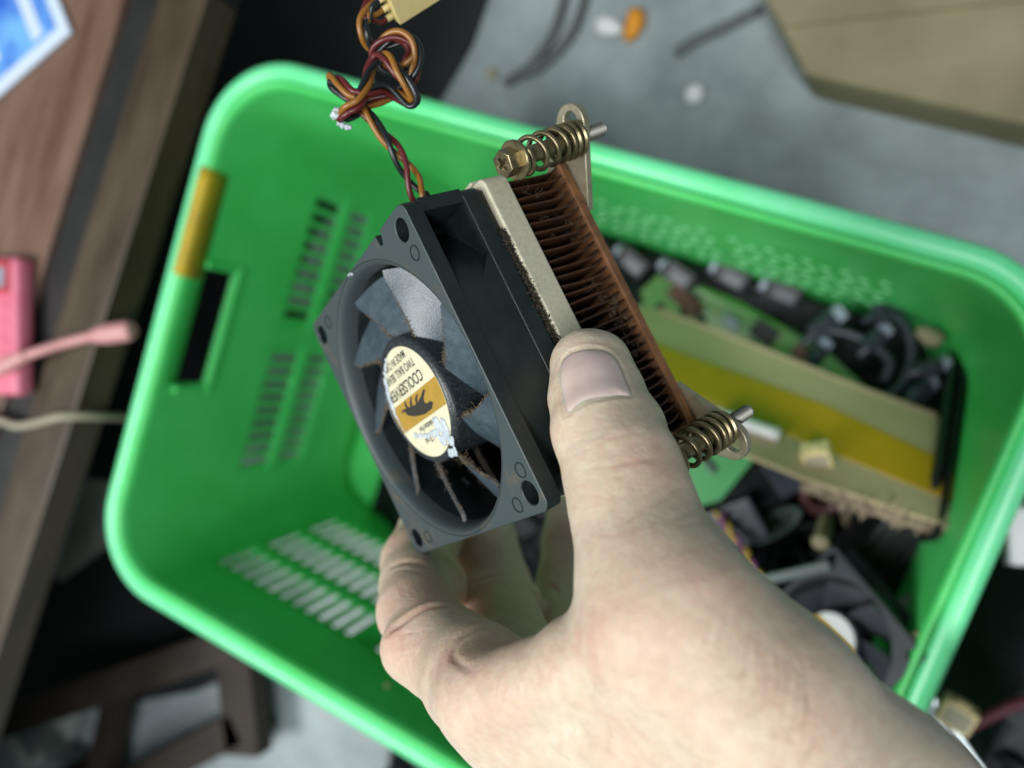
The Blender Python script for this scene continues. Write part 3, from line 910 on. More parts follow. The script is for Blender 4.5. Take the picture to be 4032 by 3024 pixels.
heap2('floor_tangle', 150, 300, 372, 520, lambda x, y: 238 - 40 * min(1, max(0, (x - 150) / 30)) * min(1, max(0, (300 - x) / 40)) * min(1, (y - 372) / 30) * min(1, max(0, (520 - y) / 40)), 24,
      'small dark tangle of cables on the floor below the near basket wall', 42, 3.0)

# ------------------------------------------------------------------ the fan cooler held in the hand
RF = np.array([[0.43470328, -0.47563427, 0.76472551],
               [0.89654717, 0.30876928, -0.31759205],
               [-0.08506608, 0.82367079, 0.56065157]])
TF = np.array([-22.82220977, -37.84836096, 158.86892806])
def fan_to_world(p):
    return cam_to_world(RF @ np.asarray(p, float) + TF)
FM = Matrix.Identity(4)
o0 = fan_to_world((0, 0, 0))
for j in range(3):
    e = [0, 0, 0]; e[j] = 1000.0
    c = fan_to_world(e) - o0
    for i in range(3): FM[i][j] = c[i]
for i in range(3): FM[i][3] = o0[i]
FMI = FM.inverted()
cooler = empty('fan_cooler', mw=FM)
tag(cooler, 'black square cooling fan with a round label, bolted to a finned copper heat sink and held in the hand', 'fan cooler')
cooler['label'] = 'dusty black fan bolted to a finned copper heat sink, held up in the hand'

M_fan = mat('fan_plastic', (0.010, 0.0165, 0.0175), 0.42, var=(0.017, 0.026, 0.027), var_scale=90, bump=0.00004, bump_scale=1800, rough_var=0.08, detail=8)
M_fandust = mat('fan_plastic_dusty', (0.048, 0.066, 0.070), 0.5, var=(0.13, 0.10, 0.064), var_scale=85, ramp=(0.56, 0.76), bump=0.00005, bump_scale=1500)
M_blade = mat('blade_plastic', (0.045, 0.066, 0.082), 0.34, var=(0.085, 0.115, 0.14), var_scale=350, bump=0.00005, bump_scale=2200, ramp=(0.4, 0.75))
M_hub = mat('hub_plastic', (0.020, 0.027, 0.031), 0.34, var=(0.08, 0.092, 0.10), var_scale=1500, ramp=(0.5, 0.75), bump=0.00008, bump_scale=1800)
M_dust = mat('dust', (0.11, 0.083, 0.052), 0.95, var=(0.21, 0.165, 0.11), var_scale=600)
M_dust2 = mat('dark_dust', (0.022, 0.018, 0.013), 0.95, var=(0.06, 0.045, 0.03), var_scale=500)
M_brk = mat('bracket_metal', (0.66, 0.62, 0.47), 0.40, 0.15, var=(0.52, 0.48, 0.35), var_scale=900, bump=0.00005, bump_scale=1200, ramp=(0.45, 0.75))
M_cuedge = mat('copper_edge', (0.92, 0.52, 0.26), 0.35, 0.2, var=(0.55, 0.28, 0.13), var_scale=260)
M_cu = mat('copper_fin', (0.10, 0.040, 0.018), 0.5, 0.3, var=(0.04, 0.019, 0.010), var_scale=120, bump=0.00004, bump_scale=900)
M_cub = mat('copper_base', (0.36, 0.165, 0.075), 0.5, 0.4, var=(0.15, 0.07, 0.035), var_scale=180, bump=0.00008, bump_scale=800)
M_brass = mat('brass_steel', (0.36, 0.30, 0.17), 0.33, 0.85, var=(0.13, 0.105, 0.06), var_scale=260, bump=0.00006, bump_scale=1200, ramp=(0.4, 0.7))
M_lug = mat('plated_steel', (0.46, 0.42, 0.30), 0.40, 0.7, var=(0.28, 0.235, 0.15), var_scale=220, bump=0.00005, bump_scale=900, ramp=(0.45, 0.75))
M_thread = mat('thread_steel', (0.27, 0.26, 0.23), 0.5, 0.8)
M_paint = mat('white_paint', (0.60, 0.65, 0.69), 0.45, var=(0.42, 0.48, 0.53), var_scale=500, bump=0.0003, bump_scale=700)
M_label = mat('label_paper', (0.74, 0.71, 0.52), 0.42, var=(0.66, 0.62, 0.42), var_scale=150)
M_ochre = mat('label_ochre', (0.46, 0.28, 0.045), 0.42, var=(0.38, 0.24, 0.04), var_scale=400)
M_ink = mat('label_ink', (0.035, 0.032, 0.028), 0.5)
M_wr = mat('wire_red', (0.105, 0.013, 0.014), 0.36)
M_wo = mat('wire_amber', (0.27, 0.115, 0.018), 0.36)
M_wk = mat('wire_black', (0.010, 0.014, 0.016), 0.30)
M_plug = mat('plug_cream', (0.62, 0.49, 0.20), 0.42, var=(0.68, 0.56, 0.27), var_scale=200)

FS, FT = 70.0, 19.3
def edge_dust(mb, pts, width, n, rs, sz=(0.10, 0.34), lift=0.2):
    for _ in range(n):
        i = rs.integers(0, len(pts) - 1); t = rs.random()
        p = pts[i].lerp(pts[i + 1], t) + Vector(rs.normal(0, width, 3))
        r = rs.uniform(*sz)
        q = [p + Vector(rs.normal(0, 1, 3)).normalized() * r * rs.uniform(0.6, 1.3) for _ in range(5)]
        mb.add([tuple(x) for x in q], [(0, 1, 2), (0, 2, 3), (1, 2, 4), (2, 3, 4), (0, 1, 4), (0, 3, 4)])
def hairs(mb, pts, n, ln, rs, r=0.035, spread=1.0):
    for _ in range(n):
        i = rs.integers(0, len(pts) - 1); t = rs.random()
        p = pts[i].lerp(pts[i + 1], t)
        d = Vector(rs.normal(0, 1, 3)).normalized()
        c = [p]
        for _k in range(5):
            d = (d + Vector(rs.normal(0, 0.55, 3))).normalized()
            c.append(c[-1] + d * ln * rs.uniform(0.1, 0.3))
        mb.tube(c, r, 4)
# --- frame of the fan
fr = empty('fan_frame', parent=cooler)
bpy.data.objects.remove(fr)
b = MB()
holes = [circ(4.6, 4.8, 2.55, 24), circ(65.4, 4.2, 2.55, 24), circ(65.6, 65.4, 2.4, 24), circ(4.6, 65.6, 2.4, 24)]
outer = rrect(0, 0, FS, FS, 2.6, 6)
# little cable notch in the x=0 edge
notch = [(0, 16.2), (2.6, 16.0), (2.9, 14.6), (1.2, 13.6), (0, 13.4)]
k_ins = max(range(len(outer)), key=lambda i: (outer[i][0] < 0.01, outer[i][1] > 30, -i if False else 0))
# outer runs counter-clockwise: find the step where it travels down the x=0 side
for i in range(len(outer)):
    p, q = outer[i], outer[(i + 1) % len(outer)]
    if abs(p[0]) < 0.01 and abs(q[0]) < 0.01 and p[1] > q[1]:
        outer_n = outer[:i + 1] + notch + outer[i + 1:]
        break
b.add_mesh(plate([outer_n, circ(35, 35, 34.3, 96)] + holes, 0.0, 4.0, 0.3))
fr = b.build('fan_frame', [M_fandust, M_fan], cooler, 35)
for p in fr.data.polygons:
    p.material_index = 0 if p.normal.z < -0.5 else 1
b = MB()
rs = np.random.default_rng(61)
for hc in ((4.6, 4.8), (65.4, 4.2), (65.6, 65.4), (4.6, 65.6)):
    b.lathe([(2.5, 5.0), (2.0, 4.4), (1.0, 4.9), (0.01, 4.6)], 16, c=hc)  # dark discs put the holes' shade into colour, dust specks over them
    edge_dust(b, [Vector((hc[0] - 1.4, hc[1] - 1, 4.5)), Vector((hc[0] + 1.4, hc[1] + 1, 4.6))], 0.5, 60, rs, (0.08, 0.3))
b.build('hole_shade_dust', M_dust2, fr)
b = MB()
b.add_mesh(plate([outer, circ(35, 35, 32.6, 96)], 14.8, FT, 0.3))
b.build('rear_flange', M_fan, fr, 35)
# solid middle: the square clipped by the outside of the duct
cl_pts = []
R2 = 37.4
for k in range(160):
    a = 2 * PI * k / 160
    x, y = 35 + R2 * math.cos(a), 35 + R2 * math.sin(a)
    cl_pts.append((min(max(x, 0.25), FS - 0.25), min(max(y, 0.25), FS - 0.25)))
b = MB()
b.add_mesh(plate([cl_pts, circ(35, 35, 33.0, 96)], 3.9, 14.9, 0.0))
b.build('duct_wall', M_fan, fr, 35)
b = MB()
b.lathe([(32.5, 5), (32.4, FT - 0.4), (33.2, FT - 0.4), (33.2, 5)], 96, c=(35, 35), closed=True)
b.build('duct_lining', M_fan, fr, 40)
b = MB()
b.lathe([(34.45, 0.10), (34.0, 0.22), (33.5, 0.6), (33.1, 1.3), (32.8, 2.4), (32.62, 3.6), (32.52, 5.0), (33.4, 5.0), (34.45, 3.5)], 96, c=(35, 35), closed=True)
b.build('inlet_lip', M_fandust, fr, 50)
b = MB()
b.box((0.3, 0.3, 3.9), (3.4, 9.5, 14.9)); b.box((0.25, 9.3, 3.9), (2.0, 60, 14.9)); b.box((0.3, 60.5, 3.9), (3.4, 69.7, 14.9))
b.build('corner_post', M_fan, fr)
# sloped ramp in the open corner pocket
b = MB()
b.add([(22.4, 0.35, 14.85), (15.2, 0.35, 14.85), (22.4, 0.35, 9.0), (22.4, 6.5, 14.85), (15.2, 6.5, 14.85), (22.4, 6.5, 9.0)],
      [(0, 1, 2), (3, 5, 4), (0, 3, 4, 1), (1, 4, 5, 2), (2, 5, 3, 0)])
b.build('pocket_ramp', M_fan, fr)
# small ejector marks beside the screw holes
for (x, y) in ((10.4, 4.0), (60.4, 3.6), (66.8, 10.6), (66.4, 58.6), (3.6, 58.5)):
    b = MB()
    b.lathe([(1.75, -0.14), (1.5, -0.16), (1.45, 0.02), (1.8, 0.02)], 28, c=(x, y), closed=True)
    b.build('ejector_mark', M_fan, fr, 40)
# struts and motor plate at the back
b = MB()
b.lathe([(0.01, FT - 2.2), (16, FT - 2.2), (16, FT - 0.2), (0.01, FT - 0.2)], 40, c=(35, 35))
for k in range(4):
    a = PI / 4 + k * PI / 2
    T = Matrix.Translation((35, 35, 0)) @ Matrix.Rotation(a, 4, 'Z')
    b.box((14, -1.6, FT - 3), (33.2, 1.6, FT - 0.6), T=T)
b.build('motor_bridge', M_fan, fr)

# --- rotor
rt = MB()
rt.lathe([(15.0, 18), (16.1, 17.5), (16.1, 2.6), (15.9, 1.7), (15.4, 1.1), (14.7, 0.85), (14.45, 0.98), (14.3, 1.05), (0.01, 1.05)], 72, c=(35.3, 34.4))
rotor = rt.build('rotor', M_hub, cooler, 40)
tips = [197, 241, 284, 327, 9, 48.6, 88, 124, 160]
def blade_pt(tip, rr, t, sgn):
    """rr 0 hub..1 tip, t 0 leading..1 trailing"""
    r = 15.7 + rr * (31.6 - 15.7)
    sweep = 20 * (1 - rr) ** 1.2
    span = 48 - 2 * rr
    a = math.radians(tip + sweep + span * t)
    z0 = 3.4 - 0.9 * rr
    z1 = 15.2 - 1.0 * (1 - rr)
    z = z0 + (z1 - z0) * (t ** 1.12)
    th = (0.42 + 0.35 * math.sin(PI * min(1, t * 1.1 + 0.02)) * (1 - 0.5 * rr)) * sgn
    # corner rounding at the outer leading corner
    if rr > 0.86 and t < 0.1: a += math.radians((rr - 0.86) * 18 * (0.1 - t) * 10)
    nx, ny = -math.sin(a), math.cos(a)
    pitch = math.radians(34)
    return Vector((35.3 + r * math.cos(a) + nx * -math.sin(pitch) * th * -1, 34.4 + r * math.sin(a) + ny * math.sin(pitch) * th, z - th * math.cos(pitch) * 1))
for bi, tip in enumerate(tips):
    nr, nt = 8, 12
    vs = []; fs = []
    for sgn in (-1, 1):
        for i in range(nr + 1):
            for j in range(nt + 1):
                vs.append(tuple(blade_pt(tip, i / nr, j / nt, sgn)))
    n1 = (nr + 1) * (nt + 1)
    idx = lambda s, i, j: s * n1 + i * (nt + 1) + j
    for s in (0, 1):
        for i in range(nr):
            for j in range(nt):
                q = (idx(s, i, j), idx(s, i, j + 1), idx(s, i + 1, j + 1), idx(s, i + 1, j))
                fs.append(q if s else q[::-1])
    for i in range(nr):
        fs.append((idx(0, i, 0), idx(1, i, 0), idx(1, i + 1, 0), idx(0, i + 1, 0)))
        fs.append((idx(0, i, nt), idx(0, i + 1, nt), idx(1, i + 1, nt), idx(1, i, nt)))
    for j in range(nt):
        fs.append((idx(0, nr, j), idx(1, nr, j), idx(1, nr, j + 1), idx(0, nr, j + 1)))
        fs.append((idx(0, 0, j), idx(0, 0, j + 1), idx(1, 0, j + 1), idx(1, 0, j)))
    b = MB(); b.add(vs, fs)
    b.build('blade', M_blade, rotor, 40)
    rs = np.random.default_rng(100 + bi)
    le = [blade_pt(tip, i / 10, 0.0, 0) for i in range(11)]
    b = MB()
    edge_dust(b, le[:8] if bi in (0, 1, 8) else le, 0.18, 700, rs, (0.06, 0.27))
    edge_dust(b, le[:4], 0.4, 360, rs, (0.06, 0.24))
    hairs(b, le[:6], 16, 2.2, rs, 0.045)
    b.build('edge_dust', M_dust, rotor)

# --- label
LC = (35.6, 34.2)
def disc_clip(x0, x1, r, n=40):
    """part of the label disc between x0 and x1 (relative)"""
    a0 = math.acos(max(-1, min(1, x1 / r))); a1 = math.acos(max(-1, min(1, x0 / r)))
    up = [(r * math.cos(a0 + (a1 - a0) * k / n), r * math.sin(a0 + (a1 - a0) * k / n)) for k in range(n + 1)]
    return [(LC[0] + x, LC[1] + y) for x, y in up] + [(LC[0] + x, LC[1] - y) for x, y in reversed(up)]
b = MB(); b.add_mesh(plate([circ(LC[0], LC[1], 13.9, 72)], 0.92, 1.12, 0.03, 1))
lab = b.build('hub_label', M_label, rotor, 40)
b = MB(); b.add_mesh(plate([disc_clip(-2.1, 4.6, 13.85)], 0.885, 0.918))
b.build('ochre_band', M_ochre, lab)
# emblem: dark running animal, upside down in the photo; drawn with +y to the right and +x up
animal = [(35.7, 43.8), (35.8, 41.7), (37.1, 40.9), (38.4, 37.3), (39.3, 32.4), (39.2, 28.2), (38.2, 26.3), (37.4, 27.5), (37.5, 29.0), (37.0, 30.2), (36.0, 29.7), (34.9, 27.6), (34.2, 27.3), (34.4, 28.6), (35.3, 30.6), (35.5, 31.9), (36.1, 33.4), (35.1, 32.6), (34.4, 31.5), (34.1, 32.1), (34.9, 33.9), (36.0, 34.5), (35.9, 36.3), (34.6, 35.7), (33.9, 34.6), (33.8, 35.5), (34.8, 37.2), (35.7, 37.7), (35.3, 39.0), (34.2, 39.1), (33.7, 38.8), (33.7, 39.5), (34.6, 40.3), (35.4, 40.1), (35.2, 41.2), (35.1, 42.4)]
b = MB(); b.add_mesh(plate([animal], 0.855, 0.882))
b.build('animal_emblem', M_ink, lab)
def text(s, x, y, size, m, parent, z=0.87, name='print', bold=0.0, wide=1.0):
    cu = bpy.data.curves.new('txt', 'FONT')
    cu.body = s
    cu.size = size
    cu.offset = bold
    cu.extrude = 0.01
    o = bpy.data.objects.new('txt', cu)
    COL.objects.link(o)
    dg = bpy.context.evaluated_depsgraph_get()
    me = bpy.data.meshes.new_from_object(o.evaluated_get(dg))
    bpy.data.objects.remove(o); bpy.data.curves.remove(cu)
    # glyph x -> fan +y, glyph y -> fan +x, towards the viewer -> -z
    T = Matrix(((0, 1, 0, x), (wide, 0, 0, y), (0, 0, -1, z), (0, 0, 0, 1)))
    b = MB(); b.add_mesh(me, 0, T, 1.0)
    return b.build(name, m, parent)
text('COOLSERVER', 29.7, 25.4, 3.9, M_ink, lab, name='lettering', bold=0.05, wide=0.86)
text('TWO BALL BEARING', 26.4, 26.4, 2.9, M_ink, lab, name='lettering', bold=0.02, wide=0.79)
text('MADE IN CHINA', 23.6, 28.8, 2.7, M_ink, lab, name='lettering', bold=0.02, wide=0.75)
text('Evolution Fan', 41.2, 29.0, 2.1, M_ink, lab, name='lettering', bold=0.02, wide=0.82)
text('al Total', 44.3, 32.6, 2.1, M_ink, lab, name='lettering', bold=0.02, wide=0.86)

# --- white paint smears
def blob(center_pts, radii, z, name, parent, seed, hgt=0.7, ax=None):
    """paint: a field of overlapping flattened lumps, remeshed to one skin"""
    rs = np.random.default_rng(seed)
    bm = bmesh.new()
    for (p, r) in zip(center_pts, radii):
        k = bmesh.ops.create_icosphere(bm, subdivisions=2, radius=1)
        ph = rs.uniform(0, 6, 3)
        for v in k['verts']:
            n = 1 + 0.22 * math.sin(v.co.x * 4 + ph[0]) * math.sin(v.co.y * 5 + ph[1]) + 0.08 * rs.normal()
            v.co = Vector((p[0] + v.co.x * r * n, p[1] + v.co.y * r * n, z + v.co.z * min(hgt, r) * n * 0.8))
    me = bpy.data.meshes.new(name)
    for v in bm.verts: v.co /= 1000
    bm.to_mesh(me); bm.free()
    o = link(name, me, M_paint, parent, True)
    rm = o.modifiers.new('skin', 'REMESH'); rm.mode = 'VOXEL'; rm.voxel_size = 0.00016; rm.use_smooth_shade = True
    sm = o.modifiers.new('smooth', 'SMOOTH'); sm.iterations = 2
    return o
rs = np.random.default_rng(5)
P = []; Rr = []
for _ in range(34):
    a = rs.uniform(0, 2 * PI); q = rs.uniform(0, 1) ** 0.5
    P.append((46.4 + 4.6 * q * math.cos(a), 27.9 + 2.8 * q * math.sin(a))); Rr.append(rs.uniform(0.6, 1.3))
for t in np.linspace(0, 1, 26):
    P.append((44.6 - 2.0 * t + rs.normal(0, 0.35), 30 + 12.0 * t + rs.normal(0, 0.3))); Rr.append(rs.uniform(0.28, 0.75))
blob(P, Rr, 0.75, 'paint_smear', rotor, 1, 0.4)
P = []; Rr = []
for t in np.linspace(0, 1, 40):
    x = 22.5 + 18 * t
    yy = 34.4 + math.sqrt(max(0, 13.6 ** 2 - (x - 35.3) ** 2)) - 1.0 - 0.5 * rs.random()
    P.append((x, yy + rs.normal(0, 0.25))); Rr.append(0.25 + 0.62 * math.sin(PI * min(1, t * 1.15 + .08)) * rs.uniform(0.6, 1.0))
blob(P, Rr, 0.75, 'paint_smear', rotor, 2, 0.4)
P = [(20.4, 14.6), (20.9, 15.2), (21.3, 15.5), (20.0, 13.9), (19.6, 14.9)]
bp = blade_pt(197, 0.55, 0.12, -1)
P = []; Rr = []
for t in np.linspace(0, 1, 16):
    p = blade_pt(197, 0.62 - 0.25 * t, 0.05 + 0.05 * t, -1); P.append((p.x + rs.normal(0, .12), p.y + rs.normal(0, .12))); Rr.append(rs.uniform(0.2, 0.55))
blob(P, Rr, bp.z - 0.55, 'paint_fleck', rotor, 3, 0.4)
blob([(0.6 + rs.normal(0, .25), 33.8 + i * 0.35) for i in range(8)], [rs.uniform(.2, .45) for i in range(8)], 0.0, 'paint_fleck', rotor, 4, 0.2)

# --- bracket ring between fan and heat sink
b = MB()
b.add_mesh(plate([rrect(-1.0, -0.9, 71.0, 71.0, 2.2, 4), rrect(3.0, 2.4, 67.0, 67.0, 2.0, 4)], 20.9, 27.5, 0.55, 3))
brk = b.build('bracket', M_brk, cooler, 35)
b = MB(); b.box((-1.9, 3, 20.6), (-0.9, 40, 27.2), 0.3); b.build('side_tab', M_brk, brk, 35)
# gasket of dust squeezed between fan and bracket
b = MB()
b.box((1.5, 1.0, FT - 0.2), (68.5, 69, 21.1))
rs = np.random.default_rng(21)
gl = [Vector((12.5, 0.2, 20.1)), Vector((25, 0.1, 20.2)), Vector((43, 0.2, 20.2))]
edge_dust(b, gl, 0.42, 1500, rs, (0.12, 0.5))
edge_dust(b, [Vector((12, -0.1, 20.0)), Vector((15, -0.2, 20.2))], 0.35, 160, rs, (0.15, 0.5))
b.build('dark_dust', M_dust2, brk)
b = MB()
edge_dust(b, [Vector((20, -0.6, 20.75)), Vector((43, -0.6, 20.75))], 0.2, 420, rs, (0.06, 0.2))
hairs(b, gl, 26, 3.0, rs, 0.035)
b.build('dust', M_dust, brk)

# --- heat sink
b = MB()
b.box((-0.4, -0.2, 44.3), (70.4, 70.2, 46.8), 0.5)
hsk = b.build('heat_sink', M_cub, cooler, 35)
NF = 31
rs = np.random.default_rng(33)
for k in range(NF):
    x0 = 1.2 + k * (68.0 - 1.2) / (NF - 1)
    bow = rs.normal(0, 0.24); lean = rs.normal(0, 0.24); y_off = rs.uniform(-0.25, 0.35)
    prof = []
    for j in range(13):
        t = j / 12
        z = 27.9 + t * (44.4 - 27.9)
        x = x0 + lean * (1 - t) + bow * math.sin(PI * t) * 1.3 - 1.25 * max(0, (t - 0.72) / 0.28) ** 2.2
        prof.append((x, z))
    n = len(prof)
    vs = []
    th = 0.25
    ys = [0.6 + y_off, 35, 69.4]
    for y in ys:
        sw = 1.0 if y < 30 else 0.4
        for (x, z) in prof: vs.append((x - th, y, z))
        for (x, z) in prof: vs.append((x + th, y, z))
    fs = []
    for s in range(2):
        o1, o2 = s * 2 * n, (s + 1) * 2 * n
        for i in range(n - 1):
            fs.append((o1 + i, o1 + i + 1, o2 + i + 1, o2 + i))
            fs.append((o1 + n + i + 1, o1 + n + i, o2 + n + i, o2 + n + i + 1))
        fs.append((o1, o2, o2 + n, o1 + n)); fs.append((o1 + n - 1, o1 + 2 * n - 1, o2 + 2 * n - 1, o2 + n - 1))
    ef = []
    for o1 in (0, 4 * n):
        for i in range(n - 1): ef.append((o1 + i, o1 + n + i, o1 + n + i + 1, o1 + i + 1))
    b = MB(); b.add(vs, fs + ef); b.m = [0] * len(fs) + [1] * len(ef); b.build('fin', [M_cu, M_cuedge], hsk)
# dust and lint caught in the fins
b = MB()
for _ in range(30):
    x = rs.choice([rs.uniform(3, 20), rs.uniform(28, 48)]); z = rs.uniform(31, 43)
    p = Vector((x, rs.uniform(0.4, 2.5), z))
    hairs(b, [p, p + Vector((0.4, 0, 0.4))], 3, 2.6, rs, 0.03)
for _ in range(26):
    x = rs.uniform(33, 50); z = rs.uniform(38.5, 43)
    p = Vector((x, rs.uniform(0.8, 3), z))
    edge_dust(b, [p, p + Vector((0.8, 0.4, 0.5))], 0.2, 14, rs, (0.06, 0.26))
edge_dust(b, [Vector((0, -0.2, 43.2)), Vector((69, -0.2, 43.2))], 0.25, 260, rs, (0.05, 0.18))
b.build('lint', M_dust, hsk)

# --- spring screws and their lugs
def arc_pts(c, r, a0, a1, n):
    return [(c[0] + r * math.cos(a0 + (a1 - a0) * k / n), c[1] + r * math.sin(a0 + (a1 - a0) * k / n)) for k in range(n + 1)]
def lug(c, r, foot1, foot2, slot):
    """strap from two foot points round the lug end centre c"""
    c = np.array(c, float)
    f1, f2 = np.array(foot1, float), np.array(foot2, float)
    d = c - (f1 + f2) / 2
    a = math.atan2(d[1], d[0])
    s1 = np.cross(d, f1 - c)
    arc = arc_pts(c, r, a - PI / 2, a + PI / 2, 20)
    if s1 > 0: arc = arc[::-1]
    pts = [tuple(f1)] + arc + [tuple(f2)]
    # slot: a capsule-shaped hole
    p, q, sr = np.array(slot[0], float), np.array(slot[1], float), slot[2]
    e = q - p; aa = math.atan2(e[1], e[0])
    hole = arc_pts(q, sr, aa - PI / 2, aa + PI / 2, 12) + arc_pts(p, sr, aa + PI / 2, aa + 1.5 * PI, 12)
    b = MB(); b.add_mesh(plate([pts, hole], 46.9, 48.7, 0.25))
    return b.build('mounting_lug', M_lug, cooler, 35)
lug((-6.2, -6.6), 4.7, (12.5, 0.6), (-1.0, 9.0), ((-6.9, -7.2), (-1.2, -3.6), 2.1))
lug((75.2, -6.2), 4.7, (58.5, 0.6), (72.0, 9.0), ((75.9, -6.8), (71.2, -5.2), 2.1))
def spring_screw(p0, p1):
    p0, p1 = Vector(p0), Vector(p1)
    d = (p1 - p0).normalized()
    T = Matrix.Translation(p0) @ d.to_track_quat('Z', 'Y').to_matrix().to_4x4()
    L = (p1 - p0).length
    b = MB()
    # hex head with a recess
    hexp = [(3.05 * math.cos(PI / 3 * k), 3.05 * math.sin(PI / 3 * k)) for k in range(6)]
    cross = []
    for k in range(4):
        a = k * PI / 2
        ca, sa = math.cos(a), math.sin(a)
        for (x, y) in ((0.4, -0.4), (1.5, -0.4), (1.5, 0.4)):
            cross.append((x * ca - y * sa, x * sa + y * ca))
    b.add_mesh(plate([hexp, cross], 0, 1.2, 0.25), 0, T)
    b.add_mesh(plate([hexp], 1.15, 3.4, 0.0), 0, T)
    head = b.build('screw', M_brass, cooler, 30)
    b = MB(); b.lathe([(4.1, 3.3), (4.35, 3.6), (4.3, 4.3), (3.4, 4.7), (0.01, 4.7)], 36, T=T); b.build('washer', M_brass, head, 40)
    b = MB(); b.lathe([(1.95, 4.6), (1.95, L - 11), (1.5, L - 10.6), (1.5, L - 9)], 24, T=T); b.build('shank', M_brass, head, 40)
    # threaded end
    prof = []
    z = L - 9.4
    while z < L - 0.3:
        prof += [(1.68, z), (1.28, z + 0.35)]
        z += 0.7
    prof += [(1.2, L), (0.01, L)]
    b = MB(); b.lathe(prof, 20, T=T); b.build('thread', M_thread, head)
    # collars by the lug
    for (z0, r) in ((L - 13.6, 4.3), (L - 11.4, 4.2)):
        b = MB(); b.lathe([(2.2, z0), (r - .4, z0), (r, z0 + 0.35), (r, z0 + 0.9), (r - .4, z0 + 1.25), (2.2, z0 + 1.25)], 36, T=T); b.build('collar', M_brass, head, 40)
    # spring
    turns = 4.8; n = 140; pts = []
    z0, z1 = 5.0, L - 13.9
    for i in range(n + 1):
        t = i / n
        a = 2 * PI * turns * t
        tt = t + 0.035 * math.sin(2 * PI * t)
        tt = min(1, max(0, (t * 1.0)))
        e = 0.12
        # closed coils at both ends
        zz = z0 + (z1 - z0) * (1 - (1 - tt) ** 1.45)
        pts.append(T @ Vector((3.75 * math.cos(a), 3.75 * math.sin(a), zz)))
    b = MB(); b.tube(pts, 0.60, 10); b.build('spring', M_brass, head, True)
spring_screw((0.4, -7.3, 22.4), (-3.6, -6.8, 56.5))
spring_screw((72.4, -7.4, 22.4), (71.4, -7.0, 56.5))

# --- twisted wires with a knot, and their plug
def cpt(x, y, d):
    return np.array(FMI @ Vector(pw(1200 + x * 0.4822, y * 0.4822, d))) * 1000
path = [(955, 1640, 182), (935, 1590, 181), (855, 1420, 181), (730, 1215, 180), (610, 1060, 180), (500, 920, 180), (430, 845, 181), (320, 760, 182), (232, 690, 182), (225, 640, 180.5),
        (300, 690, 178.5), (400, 760, 177.5), (520, 760, 178), (640, 720, 179.5), (745, 775, 181), (850, 845, 181.5), (905, 815, 180),
        (860, 720, 178.5), (760, 590, 177.5), (680, 480, 178), (600, 470, 180.5), (530, 580, 180), (500, 700, 177.8), (440, 830, 176.5), (350, 900, 177), (305, 960, 179.5),
        (390, 925, 182), (520, 850, 182.6), (660, 790, 183.0), (790, 740, 183.2), (880, 640, 182.5), (925, 480, 181), (880, 340, 180), (770, 285, 180), (650, 330, 181), (575, 440, 183), (640, 560, 184.5), (770, 560, 184.8), (875, 440, 183.5), (820, 335, 182.5), (700, 345, 183), (600, 400, 184), (535, 375, 183.5),
        (490, 280, 181.5), (470, 170, 181), (520, 60, 182), (575, -30, 184)]
cl_ = [np.array(p) for p in spline([cpt(*p) for p in path], 10)]
# frame along the path
cab = empty('cable', parent=cooler)
bpy.data.objects.remove(cab)
def strand(phase, R, pitch):
    pts = []
    t0 = Vector(cl_[1] - cl_[0]).normalized()
    u = t0.orthogonal().normalized()
    s = 0
    for i, c in enumerate(cl_):
        a = Vector(cl_[max(0, i - 1)]); bb = Vector(cl_[min(len(cl_) - 1, i + 1)])
        t = (bb - a)
        if i > 0: s += float(np.linalg.norm(cl_[i] - cl_[i - 1]))
        t = t.normalized()
        u = (u - t * u.dot(t)).normalized()
        w = t.cross(u)
        an = phase + 2 * PI * s / pitch
        open_ = 1.0 + 1.3 * max(0.0, 1 - s / 20.0)
        pts.append(Vector(c) + (u * math.cos(an) + w * math.sin(an)) * R * open_)
    return pts
ends = {}
sheath = None
for (nm, m, ph) in (('red', M_wr, 0), ('amber', M_wo, 2.09), ('black', M_wk, 4.19)):
    st = strand(ph, 0.86, 24.0)
    b = MB(); b.tube(st, 0.72, 10)
    o = b.build('wire', m, cooler, True)
    o['label'] = nm + ' wire of the twisted fan lead'
    ends[nm] = st[-1]
# plug at the end of the lead
pc = cpt(700, 40, 183)
pd = Vector(cpt(940, -110, 184) - cpt(640, 80, 183)).normalized()
view = Vector(np.array(FMI @ cam.matrix_world.translation) * 1000) - Vector(pc)
pz = (view.normalized() - pd * view.normalized().dot(pd)).normalized()
py = pz.cross(pd)
T = Matrix(((pd.x, py.x, pz.x, 0), (pd.y, py.y, pz.y, 0), (pd.z, py.z, pz.z, 0), (0, 0, 0, 1)))
T = Matrix.Translation(Vector(pc)) @ T @ Matrix.Rotation(0.55, 4, 'X')
b = MB(); b.box((-0.5, -3.9, -3.0), (13, 3.9, 3.0), 0.35, T=T)
plug = b.build('plug', M_plug, cooler, 35)
for i in range(3):
    b = MB(); b.tube([T @ Vector((-2.2, -2.5 + i * 2.5, 0)), T @ Vector((0, -2.5 + i * 2.5, 0))], 0.85, 10); b.build('pin_sleeve', M_plug, plug, True)
